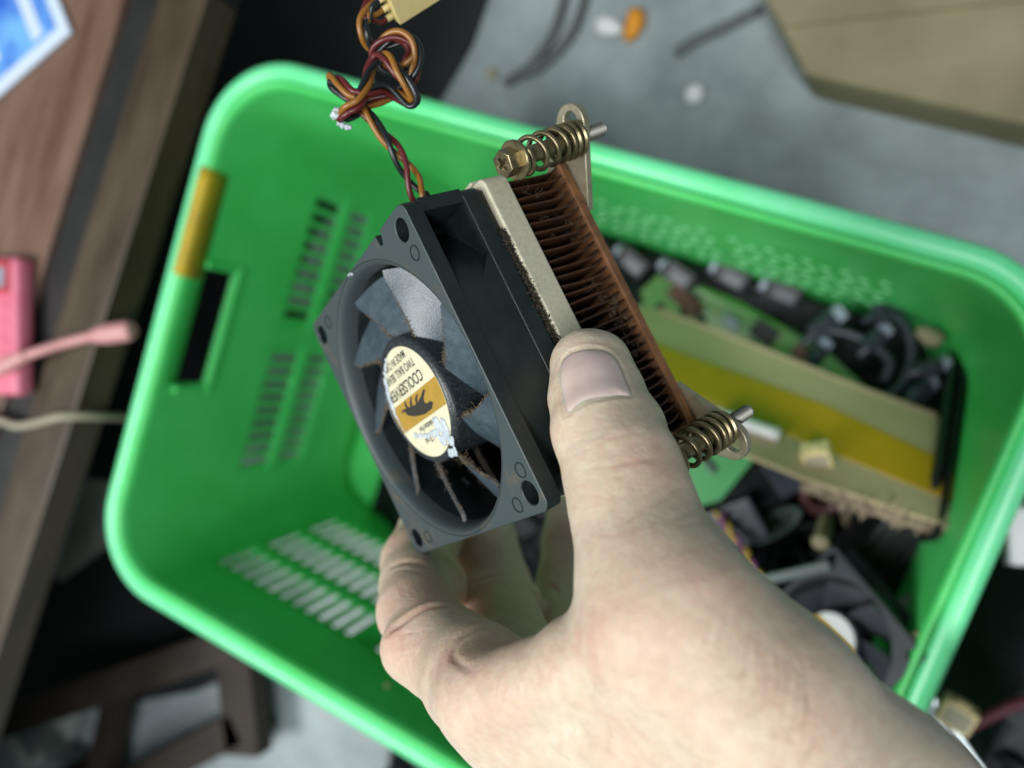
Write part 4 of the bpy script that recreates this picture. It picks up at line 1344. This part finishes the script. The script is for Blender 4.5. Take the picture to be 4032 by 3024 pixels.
for i, nm in enumerate(('red', 'amber', 'black')):
    e = ends[nm]
    q = T @ Vector((-2.0, -2.5 + i * 2.5, 0))
    q2 = T @ Vector((-4.2, -2.2 + i * 2.2, 0.2))
    b = MB(); b.tube([Vector(p) for p in spline([np.array(cpt(500 + i * 14, 205 - i * 20, 181.5)), np.array(cpt(505 + i * 18, 130 - i * 18, 181)), np.array(q2), np.array(q)], 8)], 0.64, 10)
    b.build('wire_end', {'red': M_wr, 'amber': M_wo, 'black': M_wk}[nm], plug, True)
# white paint on the knot
P = [cpt(250 + dx, 930 + dy, 179.5) for dx, dy in ((0, 0), (10, -25), (-14, 15), (20, 20), (60, 95), (95, 105), (120, 110), (30, 70))]
bm = bmesh.new()
for p, r in zip(P, (1.0, 0.9, 0.8, 0.9, 0.8, 0.7, 0.5, 0.6)):
    k = bmesh.ops.create_icosphere(bm, subdivisions=2, radius=r)
    for v in k['verts']:
        n = 1 + 0.2 * float(RNG.normal())
        v.co = v.co * n + Vector(p)
for v in bm.verts: v.co /= 1000
me = bpy.data.meshes.new('paint_blob'); bm.to_mesh(me); bm.free()
link('paint_blob', me, M_paint, cooler, True)

# ------------------------------------------------------------------ the hand
def smin(a, b, k):
    h = np.clip(0.5 + 0.5 * (b - a) / k, 0, 1)
    return b + (a - b) * h - k * h * (1 - h)

class Caps:
    """rounded cones between joints given as (u, v, depth, radius)"""
    def __init__(s, segs):
        s.segs = [(px(*a[:3]), a[3], px(*b[:3]), b[3]) for a, b in segs]
    @staticmethod
    def chain(pts):
        return list(zip(pts[:-1], pts[1:]))
def cap_sdf(P, a, ra, b, rb):
    ba = b - a
    L2 = ba @ ba
    d = P - a
    t = np.clip((d @ ba) / L2, 0, 1)
    q = d - t[..., None] * ba
    return np.sqrt((q * q).sum(-1)) - (ra + (rb - ra) * t)

THUMB_T = [(2322, 1440, 160.0, 7.2), (2352, 1560, 156.5, 8.5), (2400, 1700, 150.5, 9.3), (2447, 1850, 145.0, 10.6), (2494, 2010, 140.0, 11.0), (2560, 2220, 134.0, 12.1), (2655, 2440, 128.0, 14.2)]
THUMB_W = [((2296, 1440, 159.5, 6.3), (2362, 1440, 162.0, 6.3)), ((2300, 1560, 154.5, 6.9), (2412, 1560, 159.0, 6.6)), ((2332, 1690, 149.0, 7.9), (2474, 1690, 153, 7.3))]
PALM = [
    ((2655, 2440, 128, 14.2), (3010, 2790, 124, 14.8)), ((3010, 2790, 124, 14.8), (3420, 3190, 126, 16.4)), ((3420, 3190, 126, 16.4), (3900, 3620, 134, 20)),      # thumb metacarpal
    ((2600, 2600, 137, 14.0), (3000, 3000, 136, 17.8)), ((3000, 3000, 136, 17.8), (3500, 3560, 143, 22)),   # thenar
    ((1870, 2665, 164, 11.2), (2400, 3120, 152, 13.5)), ((2400, 3120, 152, 13.5), (3050, 3700, 148, 17.3)),   # index metacarpal
    ((2080, 2720, 190, 11.5), (3100, 3650, 172, 17)),     # middle metacarpal
    ((2300, 2700, 204, 11.0), (3200, 3600, 182, 16)),     # ring
    ((2520, 2680, 212, 10.5), (3300, 3500, 188, 15)),     # little
    ((2010, 2790, 156, 10.6), (2560, 2880, 141, 14.5)), ((2560, 2880, 141, 14.5), (3100, 3250, 136, 19)),    # first web muscle
    ((2600, 3100, 146, 15), (3350, 3550, 146, 22)),
    ((3420, 3560, 152, 27), (4700, 4760, 168, 32)), ((3500, 3520, 164, 27), (4750, 4700, 182, 32)),
]
WEB = [((2490, 2560, 131, 10.2), (2290, 2610, 135, 7.2)), ((2290, 2610, 135, 7.2), (2100, 2690, 143, 6.9)), ((2100, 2690, 143, 6.9), (1890, 2740, 154, 9.2))]
INDEX = [(1870, 2665, 168, 11.2), (1735, 2560, 182, 10.7), (1640, 2405, 200, 9.9), (1645, 2215, 225, 10.5), (1700, 2090, 241, 10.2), (1745, 2000, 250, 8.4)]
MIDDLE = [(2080, 2700, 188, 11.5), (1990, 2490, 216, 11.0), (1950, 2320, 236, 11.0), (1905, 2130, 250, 10.4), (1895, 2040, 257, 8.4)]
RING = [(2290, 2690, 202, 11), (2255, 2480, 230, 11), (2245, 2300, 250, 10.6), (2250, 2130, 262, 9.8), (2245, 2040, 268, 8.4)]
LITTLE = [(2520, 2680, 208, 10.5), (2500, 2450, 238, 8.8), (2480, 2300, 252, 8.2), (2470, 2180, 262, 7.8), (2465, 2110, 266, 6.6)]

def seg_sdf(P, segs, k):
    lo, hi = P.min(0), P.max(0)
    c = (lo + hi) / 2; R = np.linalg.norm(hi - lo) / 2
    S_ = [(px(*a[:3]), a[3], px(*b[:3]), b[3]) for a, b in segs]
    dc = [float(cap_sdf(c[None], *s)[0]) for s in S_]
    near = min(dc)
    f = None
    for s, d0 in zip(S_, dc):
        if d0 - R > 12 and d0 > near: continue
        d = cap_sdf(P, *s)
        f = d if f is None else smin(f, d, k)
    return f
PADS = [((1640, 2550, 184, 8.6), (1820, 2535, 188, 8.2)), ((1900, 2560, 200, 8), (2040, 2560, 203, 8.5)), ((1640, 2300, 213, 10.0), (1700, 2310, 215, 9.8)), ((1900, 2390, 228, 10), (2010, 2395, 228, 10))]
def finger_sdf(P, pts, k=2.0):
    return seg_sdf(P, list(zip(pts[:-1], pts[1:])), k)
def hand_sdf(P):
    fing = None
    for ch in (INDEX, MIDDLE, RING, LITTLE):
        d = finger_sdf(P, ch)
        fing = d if fing is None else smin(fing, d, 1.0)
    palm = seg_sdf(P, PALM, 8.0)
    web = seg_sdf(P, WEB, 5.0)
    th = smin(finger_sdf(P, THUMB_T, 3.0), seg_sdf(P, THUMB_W, 3.0), 3.0)
    pad = seg_sdf(P, PADS, 2.0)
    fing = smin(fing, pad, 1.6)
    f = smin(palm, fing, 4.0)
    f = smin(f, web, 3.5)
    f = smin(f, th, 6.0)
    return f

def surface_nets(fun, lo, hi, step):
    lo = np.array(lo, float); hi = np.array(hi, float)
    n = np.ceil((hi - lo) / step).astype(int) + 1
    # coarse pass finds the blocks that the surface crosses
    B = 8
    nb = np.ceil((n - 1) / B).astype(int)
    n = nb * B + 1
    G = np.full(tuple(n), 1e3, np.float32)
    ci, cj, ck = np.meshgrid(*[np.arange(m) for m in nb], indexing='ij')
    cen = lo + (np.stack([ci, cj, ck], -1).reshape(-1, 3) * B + B / 2) * step
    dist = np.concatenate([fun(c) for c in np.array_split(cen, max(1, len(cen) // 600))])
    rad = B * step * 0.5 * 1.7321 * 1.6 + 1.0
    G[...] = 1e3
    inside = (dist < 0).reshape(tuple(nb))
    G[:-1, :-1, :-1] = np.where(np.repeat(np.repeat(np.repeat(inside, B, 0), B, 1), B, 2), -1e3, 1e3)
    act = np.argwhere((np.abs(dist) < rad).reshape(tuple(nb)))
    ar = np.arange(B + 1)
    off = np.stack(np.meshgrid(ar, ar, ar, indexing='ij'), -1).reshape(-1, 3)
    for ch in np.array_split(act, max(1, len(act) // 4)):
        idx = (ch[:, None, :] * B + off[None]).reshape(-1, 3)
        val = fun(lo + idx * step)
        G[idx[:, 0], idx[:, 1], idx[:, 2]] = val
    s = G < 0
    m = tuple(np.array(G.shape) - 1)
    cnt = np.zeros(m, np.int8)
    for dx in (0, 1):
        for dy in (0, 1):
            for dz in (0, 1):
                cnt += s[dx:m[0] + dx, dy:m[1] + dy, dz:m[2] + dz]
    cells = np.argwhere((cnt > 0) & (cnt < 8))
    vid = np.full(m, -1, np.int64)
    vid[cells[:, 0], cells[:, 1], cells[:, 2]] = np.arange(len(cells))
    acc = np.zeros((len(cells), 3)); num = np.zeros(len(cells))
    cor = [(0, 0, 0), (1, 0, 0), (0, 1, 0), (1, 1, 0), (0, 0, 1), (1, 0, 1), (0, 1, 1), (1, 1, 1)]
    for i in range(8):
        for ax in range(3):
            if cor[i][ax]: continue
            j = list(cor[i]); j[ax] = 1
            a = G[cells[:, 0] + cor[i][0], cells[:, 1] + cor[i][1], cells[:, 2] + cor[i][2]]
            c = G[cells[:, 0] + j[0], cells[:, 1] + j[1], cells[:, 2] + j[2]]
            x = (a < 0) != (c < 0)
            t = np.where(x, a / np.where(x, a - c, 1), 0)
            p = np.array(cor[i], float)[None] + np.eye(3)[ax][None] * t[:, None]
            acc += np.where(x[:, None], p, 0); num += x
    V = lo + (cells + acc / num[:, None]) * step
    quads = []
    for ax in range(3):
        o = [0, 0, 0]; o[ax] = 1
        sl0 = s[:-1, :-1, :-1] if False else None
        A = s[tuple(slice(0, d - 1 if k == ax else d) for k, d in enumerate(s.shape))]
        Bm = s[tuple(slice(1, d) if k == ax else slice(0, d) for k, d in enumerate(s.shape))]
        e = np.argwhere(A != Bm)
        b1, b2 = [(1, 2), (2, 0), (0, 1)][ax]
        ok = (e[:, b1] > 0) & (e[:, b2] > 0) & (e[:, b1] < m[b1]) & (e[:, b2] < m[b2])
        e = e[ok]
        flip = A[e[:, 0], e[:, 1], e[:, 2]]
        q = []
        for (d1, d2) in ((1, 1), (0, 1), (0, 0), (1, 0)):
            c = e.copy(); c[:, b1] -= d1; c[:, b2] -= d2
            q.append(vid[c[:, 0], c[:, 1], c[:, 2]])
        q = np.stack(q, 1)
        q[~flip] = q[~flip][:, ::-1]
        quads.append(q)
    F = np.concatenate(quads)
    F = F[(F >= 0).all(1)]
    return V, F

def sdf_grad(P, e=0.3):
    g = np.stack([hand_sdf(P + e * np.eye(3)[i]) - hand_sdf(P - e * np.eye(3)[i]) for i in range(3)], -1)
    return g / np.linalg.norm(g, axis=-1, keepdims=True)

def chunked(fun, P, n=1500):
    q = np.floor(P / 14.0).astype(int)
    order = np.lexsort((q[:, 2], q[:, 1], q[:, 0]))
    out = None
    for ix in np.array_split(order, max(1, len(P) // n)):
        r = fun(P[ix])
        if out is None: out = np.empty((len(P),) + r.shape[1:])
        out[ix] = r
    return out

HLO, HHI = (-52, -22, 96), (290, 290, 290)
HV, HF = surface_nets(hand_sdf, HLO, HHI, 0.72)
for _ in range(2):                         # settle the vertices on the surface
    g = chunked(sdf_grad, HV)
    HV = HV - g * chunked(hand_sdf, HV)[:, None]

# subdivide the part near the thumb and palm once (all of it, simple and exact)
hm = bpy.data.meshes.new('hand')
hm.from_pydata(HV.tolist(), [], HF.tolist())
tmp = bpy.data.objects.new('tmp_hand', hm); COL.objects.link(tmp)
md = tmp.modifiers.new('s', 'SUBSURF'); md.levels = 1; md.render_levels = 1
dg = bpy.context.evaluated_depsgraph_get()
hm2 = bpy.data.meshes.new_from_object(tmp.evaluated_get(dg))
bpy.data.objects.remove(tmp); bpy.data.meshes.remove(hm)
nv = len(hm2.vertices)
co = np.empty(nv * 3); hm2.vertices.foreach_get('co', co); co = co.reshape(-1, 3)
NRM = chunked(sdf_grad, co)

# first surface along the photo's rays, from the projected vertices
_pu = co[:, 0] / co[:, 2] * FPX + CU; _pv = co[:, 1] / co[:, 2] * FPX + CV
_G = 12.0
_gi = np.floor((_pu + 200) / _G).astype(int); _gj = np.floor((_pv + 200) / _G).astype(int)
_ok = (_gi >= 0) & (_gj >= 0) & (_gi < 420) & (_gj < 420)
_dm = np.full((420, 420), 1e9)
np.minimum.at(_dm, (_gi[_ok], _gj[_ok]), co[_ok, 2])
def ray_hit(u, v, d0=None):
    i = int((u + 200) / _G); j = int((v + 200) / _G)
    d = _dm[i - 1:i + 2, j - 1:j + 2]
    d = d[d < 1e8]
    d = (np.median(d) if len(d) else 150.0) - 1.0
    r = np.array([(u - CU) / FPX, (v - CV) / FPX, 1.0])
    return r * d
def ray_hits(uv):
    """exact hits for many rays"""
    uv = np.array(uv, float)
    r = np.stack([(uv[:, 0] - CU) / FPX, (uv[:, 1] - CV) / FPX, np.ones(len(uv))], 1)
    d = np.array([ray_hit(*q)[2] for q in uv]) - 4.0
    for _ in range(40):
        d = d + np.clip(hand_sdf(r * d[:, None]), -2, 2) * 0.7
    return r * d[:, None]

disp = np.zeros(nv)
red = np.zeros(nv)
def crease(pts, d0, width, depth, bulge=0.35, redden=0.0, taper=True, wid2=2.6):
    """a skin fold along a polyline of (u, v) picked on the side that faces up"""
    P = [ray_hit(u, v) for (u, v) in pts]
    P = np.array(spline(P, 4))
    P = P - chunked(sdf_grad, P) * chunked(hand_sdf, P)[:, None]
    lo = P.min(0) - width * 5; hi = P.max(0) + width * 5
    idx = np.where(((co > lo) & (co < hi)).all(1))[0]
    if len(idx) == 0: return
    Q = co[idx]
    best = np.full(len(idx), 1e9); tt = np.zeros(len(idx))
    n = len(P) - 1
    for i in range(n):
        a, b2 = P[i], P[i + 1]
        ba = b2 - a
        t = np.clip(((Q - a) @ ba) / max(ba @ ba, 1e-9), 0, 1)
        d = np.linalg.norm(Q - (a + t[:, None] * ba), axis=1)
        k = d < best
        best[k] = d[k]; tt[k] = (i + t[k]) / n
    env = np.sin(PI * np.clip(tt, 0.02, 0.98)) ** 0.6 if taper else 1.0
    gz = np.exp(-(best / width) ** 2)
    gb = np.exp(-((best - width * 2.1) / (width * 1.3)) ** 2)
    disp[idx] += CK * env * (-depth * gz + depth * bulge * 0.7 * gb)
    if redden: red[idx] = np.maximum(red[idx], redden * env * np.exp(-(best / (width * wid2)) ** 2))

def rough_line(p, q, n, jit, rs, bow=0.0):
    p, q = np.array(p, float), np.array(q, float)
    d = q - p; nn = np.array([-d[1], d[0]]) / (np.linalg.norm(d) + 1e-9)
    return [tuple(p + d * t + nn * (bow * math.sin(PI * t) + rs.normal(0, jit) * (0 < t < 1))) for t in np.linspace(0, 1, n)]
rs = np.random.default_rng(77)
CK = 0.3
# thumb: folds across the joint behind the nail
crease([(2230, 1745), (2330, 1715), (2450, 1700), (2560, 1690)], 100, 0.5, 0.16)
crease([(2255, 1800), (2370, 1730), (2500, 1692), (2560, 1700)], 100, 0.55, 0.24, redden=0.3)
crease([(2380, 1830), (2460, 1810), (2560, 1795), (2620, 1790)], 100, 0.6, 0.30, redden=0.6)
crease([(2240, 1850), (2330, 1830), (2430, 1815)], 100, 0.55, 0.18)
crease([(2250, 1935), (2340, 1950), (2430, 1940)], 100, 0.5, 0.14, redden=0.3)
crease([(2540, 1990), (2630, 1940), (2680, 1900)], 100, 0.5, 0.20)
crease([(2500, 1960), (2580, 1910), (2650, 1880)], 100, 0.45, 0.14)
crease([(2600, 2050), (2690, 2010), (2750, 1990)], 100, 0.5, 0.15)
for k in range(16):
    u0 = rs.uniform(2230, 2500); v0 = rs.uniform(1640, 1990)
    crease(rough_line((u0, v0), (u0 + rs.uniform(50, 150), v0 - rs.uniform(5, 50)), 4, 5, rs), 100, 0.32, rs.uniform(0.04, 0.10))
CK = 0.38
# fan of long folds below the thumb joint on the right
for k in range(30):
    t = k / 29
    u0 = 2800 + 420 * t + rs.normal(0, 12); v0 = 2300 + 330 * t + rs.normal(0, 18)
    ln = rs.uniform(200, 520) * (1.0 - 0.2 * t)
    a = math.radians(118 - 28 * t + rs.normal(0, 5))
    crease(rough_line((u0, v0), (u0 + ln * math.cos(a), v0 + ln * math.sin(a)), 6, 7, rs, bow=rs.uniform(-25, 8)), 60, rs.uniform(0.32, 0.48), rs.uniform(0.12, 0.26), 0.3, redden=0.25, wid2=1.8)
# folds running out of the web
for k in range(16):
    t = k / 15
    u0 = 1900 + 370 * t; v0 = 2640 - 235 * t + 25
    a = math.radians(95 - 30 * t + rs.normal(0, 6))
    ln = rs.uniform(140, 330)
    crease(rough_line((u0, v0), (u0 + ln * math.cos(a), v0 + ln * math.sin(a)), 5, 6, rs), 90, rs.uniform(0.35, 0.55), rs.uniform(0.08, 0.2), redden=0.35)
crease([(2268, 2400), (2300, 2480), (2330, 2600), (2340, 2700)], 90, 0.8, 0.28, redden=0.8, wid2=3.5)
crease([(2262, 2395), (2262, 2480), (2250, 2560), (2255, 2640)], 90, 0.7, 0.22, redden=0.7, wid2=3.5)
# soft cross-hatched skin lines on the back of the hand
for k in range(150):
    u0 = rs.uniform(1700, 3500); v0 = rs.uniform(2560, 3060)
    if v0 < 2560 + max(0, (1900 - u0) * 1.0): continue
    a = math.radians(rs.choice([rs.normal(75, 14), rs.normal(-20, 14)]))
    ln = rs.uniform(40, 150)
    crease(rough_line((u0, v0), (u0 + ln * math.cos(a), v0 + ln * math.sin(a)), 4, 4, rs), 70, 0.33, rs.uniform(0.03, 0.08), 0.3)
CK = 0.8
# index finger: flexion creases on the palm side
crease([(1515, 2490), (1575, 2440), (1640, 2400), (1700, 2378), (1770, 2377)], 140, 1.0, 1.5, 0.3, redden=0.9)
crease([(1520, 2230), (1575, 2205), (1640, 2205), (1700, 2225)], 140, 0.9, 0.5, 0.5, redden=0.6)
crease([(1520, 2255), (1600, 2232), (1690, 2260)], 140, 0.5, 0.15)
crease([(1800, 2500), (1850, 2470), (1910, 2448)], 140, 0.8, 0.5)
crease([(1810, 2510), (1770, 2560), (1800, 2600), (1860, 2640)], 120, 0.8, 0.35, redden=0.5)
crease([(1840, 2285), (1910, 2270), (1990, 2250)], 180, 0.8, 0.45)
crease([(2130, 2340), (2190, 2318), (2260, 2310)], 180, 0.8, 0.45)
for k in range(18):
    u0 = rs.uniform(1500, 1560); v0 = rs.uniform(2080, 2640)
    crease(rough_line((u0, v0), (u0 + rs.uniform(60, 180), v0 - rs.uniform(-10, 50)), 4, 4, rs), 130, 0.3, rs.uniform(0.03, 0.07))
# broad undulation so the skin is not a smooth balloon
def wave(P, s, seed):
    r = np.random.default_rng(seed); out = 0
    for _ in range(7):
        k = r.normal(0, 1, 3); k /= np.linalg.norm(k)
        out = out + np.sin(P @ k * (2 * PI / (s * r.uniform(0.7, 1.5))) + r.uniform(0, 6))
    return out / 7
disp += 0.30 * wave(co, 20, 1) + 0.05 * wave(co, 7, 2) + 0.03 * wave(co, 2.4, 3)

# thumb nail: outline in the photo, lifted from the skin
NAIL = [(2248, 1388), (2300, 1374), (2350, 1374), (2392, 1384), (2424, 1408), (2448, 1450), (2468, 1500), (2484, 1553), (2440, 1556), (2388, 1566), (2340, 1576), (2300, 1590), (2262, 1612), (2228, 1634), (2216, 1580), (2206, 1520), (2204, 1460), (2216, 1418)]
nc = np.array(NAIL, float)
cen = nc.mean(0)
rings = 12
npts = []
NSEG = len(NAIL) * 4
ol = np.array(spline(list(map(tuple, np.vstack([nc, nc[:1]]))), 4))[:-1]
base = []
for j in range(rings + 1):
    f = j / rings
    for p in ol:
        q = cen + (p - cen) * f if j else cen
        base.append((q[0], q[1]))
        if j == 0: break
base = ray_hits(base)
bn = sdf_grad(base)
fr_ = np.array([0.0] + [j / rings for j in range(1, rings + 1) for _ in ol])
lift = 0.66 * (1 - fr_ ** 5) - 0.10
top_ = base + bn * lift[:, None]
# skin sinks under the nail and swells round it
from_c = np.array([np.min(np.linalg.norm(base[-len(ol):] - c, axis=1)) if False else 0 for c in base[:1]])
edge = base[-len(ol):]
idx = np.where((np.abs(co - base[0]).max(1) < 16))[0]
dE = np.min(np.linalg.norm(co[idx][:, None] - edge[None], axis=2), axis=1)
dN = np.min(np.linalg.norm(co[idx][:, None] - base[None], axis=2), axis=1)
ins_ = dN < 0.75
disp[idx] = np.where(ins_ & (dE > 1.2), -0.15, disp[idx])
disp[idx] += np.where(ins_, 0, 0.14 * np.exp(-((dE - 0.9) / 0.8) ** 2))
disp[idx] -= 0.05 * np.exp(-(dE / 0.4) ** 2)
red[idx] = np.maximum(red[idx], 0.15 * np.exp(-(dE / 0.8) ** 2))

# reddish joints and knuckles (real skin colouring)
def blush(u, v, d0, r, k):
    c = ray_hit(u, v, d0)
    dd = np.linalg.norm(co - c, axis=1)
    np.maximum(red, k * np.exp(-(dd / r) ** 2), out=red)
for a in ((2590, 1800, 100, 7, 0.45), (2330, 2480, 90, 7, 0.55), (1540, 2500, 140, 8, 0.8), (1740, 2590, 130, 6, 0.7), (1780, 2680, 120, 9, 0.5), (2560, 2500, 90, 10, 0.35),
          (1900, 2850, 100, 9, 0.35), (2800, 2250, 90, 8, 0.3), (1560, 2120, 150, 8, 0.55), (2700, 2750, 90, 12, 0.25), (2180, 2080, 200, 9, 0.5), (1930, 2200, 190, 9, 0.5), (2420, 2900, 90, 9, .25), (3200, 2800, 80, 10, .3), (1620, 2330, 190, 16, .55), (1950, 2300, 230, 18, .6), (2200, 2250, 250, 18, .6), (1900, 2560, 190, 14, .55), (1600, 2560, 170, 12, .4)):
    blush(*a)

co2 = co + NRM * disp[:, None]
wv = (((co2 - TR) @ RR) @ FLIP + np.array([0, 0, RIM_H])) / 1000.0
hb = wv[np.argmin(np.linalg.norm(co2 - px(2900, 2850, 115), axis=1))]
HO = Vector(cam_to_world(px(3300, 3300, 130)))
wv = wv - np.array(HO)
hm2.vertices.foreach_set('co', wv.ravel())
at_ = hm2.color_attributes.new('blush', 'FLOAT_COLOR', 'POINT')
colr = np.ones((nv, 4)); colr[:, :3] = np.clip(red, 0, 1)[:, None]
at_.data.foreach_set('color', colr.ravel())
hm2.update()

def skin_material():
    m = bpy.data.materials.new('skin')
    m.use_nodes = True
    nt = m.node_tree; N = nt.nodes; L = nt.links
    b = N['Principled BSDF']
    tc = N.new('ShaderNodeTexCoord')
    def noise(scale, detail=5):
        n = N.new('ShaderNodeTexNoise'); n.inputs['Scale'].default_value = scale; n.inputs['Detail'].default_value = detail
        L.new(tc.outputs['Object'], n.inputs['Vector']); return n
    n1 = noise(55, 4)
    cr = N.new('ShaderNodeValToRGB')
    cr.color_ramp.elements[0].position = 0.36; cr.color_ramp.elements[0].color = (0.60, 0.48, 0.362, 1)
    cr.color_ramp.elements[1].position = 0.64; cr.color_ramp.elements[1].color = (0.65, 0.55, 0.43, 1)
    L.new(n1.outputs['Fac'], cr.inputs['Fac'])
    vc = N.new('ShaderNodeVertexColor'); vc.layer_name = 'blush'
    mx = N.new('ShaderNodeMixRGB'); mx.blend_type = 'MIX'
    mx.inputs[2].default_value = (0.63, 0.34, 0.27, 1)
    mul = N.new('ShaderNodeMath'); mul.operation = 'MULTIPLY'; mul.inputs[1].default_value = 0.75
    L.new(vc.outputs['Color'], mul.inputs[0]); L.new(mul.outputs[0], mx.inputs[0])
    L.new(cr.outputs['Color'], mx.inputs[1])
    # pink patches under the skin
    n4 = noise(95, 3)
    mr = N.new('ShaderNodeMapRange'); mr.inputs['From Min'].default_value = 0.52; mr.inputs['From Max'].default_value = 0.75; mr.inputs['To Max'].default_value = 0.32
    L.new(n4.outputs['Fac'], mr.inputs['Value'])
    mp = N.new('ShaderNodeMixRGB'); mp.inputs[2].default_value = (0.65, 0.43, 0.355, 1)
    L.new(mr.outputs['Result'], mp.inputs[0]); L.new(mx.outputs[0], mp.inputs[1])
    mx = mp
    # fine mottling
    n2 = noise(420, 3)
    mm = N.new('ShaderNodeMixRGB'); mm.blend_type = 'OVERLAY'; mm.inputs[0].default_value = 0.22
    L.new(mx.outputs[0], mm.inputs[1]); L.new(n2.outputs['Fac'], mm.inputs[2])
    L.new(mm.outputs[0], b.inputs['Base Color'])
    b.inputs['Roughness'].default_value = 0.48
    b.inputs['Specular IOR Level'].default_value = 0.38
    b.inputs['Subsurface Weight'].default_value = 0.75
    b.inputs['Subsurface Radius'].default_value = (1.0, 0.35, 0.18)
    b.inputs['Subsurface Scale'].default_value = 0.0032
    # pores and fine skin lines
    v = N.new('ShaderNodeTexVoronoi'); v.inputs['Scale'].default_value = 1100
    L.new(tc.outputs['Object'], v.inputs['Vector'])
    n3 = noise(700, 6)
    add = N.new('ShaderNodeMath'); add.operation = 'ADD'
    L.new(v.outputs['Distance'], add.inputs[0]); L.new(n3.outputs['Fac'], add.inputs[1])
    bp = N.new('ShaderNodeBump'); bp.inputs['Strength'].default_value = 0.55; bp.inputs['Distance'].default_value = 0.00011
    L.new(add.outputs[0], bp.inputs['Height']); L.new(bp.outputs['Normal'], b.inputs['Normal'])
    return m
M_skin = skin_material()
hand = link('hand', hm2, M_skin, None, True)
hand.location = HO
tag(hand, 'bare hand gripping the fan cooler, thumb pressed along the side of the fan', 'hand')

M_nail = mat('nail', (0.66, 0.50, 0.455), 0.28, var=(0.72, 0.59, 0.54), var_scale=150, bump=0.00003, bump_scale=1200)
M_nail.node_tree.nodes['Principled BSDF'].inputs['Subsurface Weight'].default_value = 0.4
M_nail.node_tree.nodes['Principled BSDF'].inputs['Subsurface Radius'].default_value = (1.0, 0.4, 0.3)
M_nail.node_tree.nodes['Principled BSDF'].inputs['Subsurface Scale'].default_value = 0.0015
k = len(ol)
bot_ = base + bn * (-0.5)
allv = np.vstack([top_, bot_[-k:]])
fs = [(0, 1 + i, 1 + (i + 1) % k) for i in range(k)]
for j in range(1, rings):
    o1, o2 = 1 + (j - 1) * k, 1 + j * k
    fs += [(o1 + i, o2 + i, o2 + (i + 1) % k, o1 + (i + 1) % k) for i in range(k)]
o1, o2 = 1 + (rings - 1) * k, len(top_)
fs += [(o1 + i, o2 + i, o2 + (i + 1) % k, o1 + (i + 1) % k) for i in range(k)]
b = MB(); b.add([tuple((cam_to_world(p) - np.array(HO)) * 1000) for p in allv], fs)
nail = b.build('thumb_nail', M_nail, hand, True)

# fine hairs on the back of the hand
b = MB(); rs = np.random.default_rng(404)
for _ in range(46):
    u0 = rs.uniform(2150, 3500); v0 = rs.uniform(2650, 3050)
    if _ > 34: u0, v0 = rs.uniform(2350, 2650), rs.uniform(1960, 2300)
    p = ray_hits([(u0, v0)])[0]
    n = sdf_grad(p[None])[0]
    d = np.array([-1.0, rs.uniform(-0.2, 0.9), 0.0]) + rs.normal(0, 0.3, 3)
    d = d - n * (d @ n); d /= np.linalg.norm(d)
    L = rs.uniform(2.5, 6.0)
    pts = [p + n * (0.1 + 0.9 * t * (1 - 0.4 * t)) + d * L * t + np.cross(n, d) * 0.8 * t * t * rs.normal() for t in np.linspace(0, 1, 6)]
    b.tube([Vector((cam_to_world(q) - np.array(HO)) * 1000) for q in pts], [0.018, 0.018, 0.016, 0.013, 0.01, 0.005], 4)
b.build('hair', mat('body_hair', (0.10, 0.06, 0.04), 0.5), hand, True)
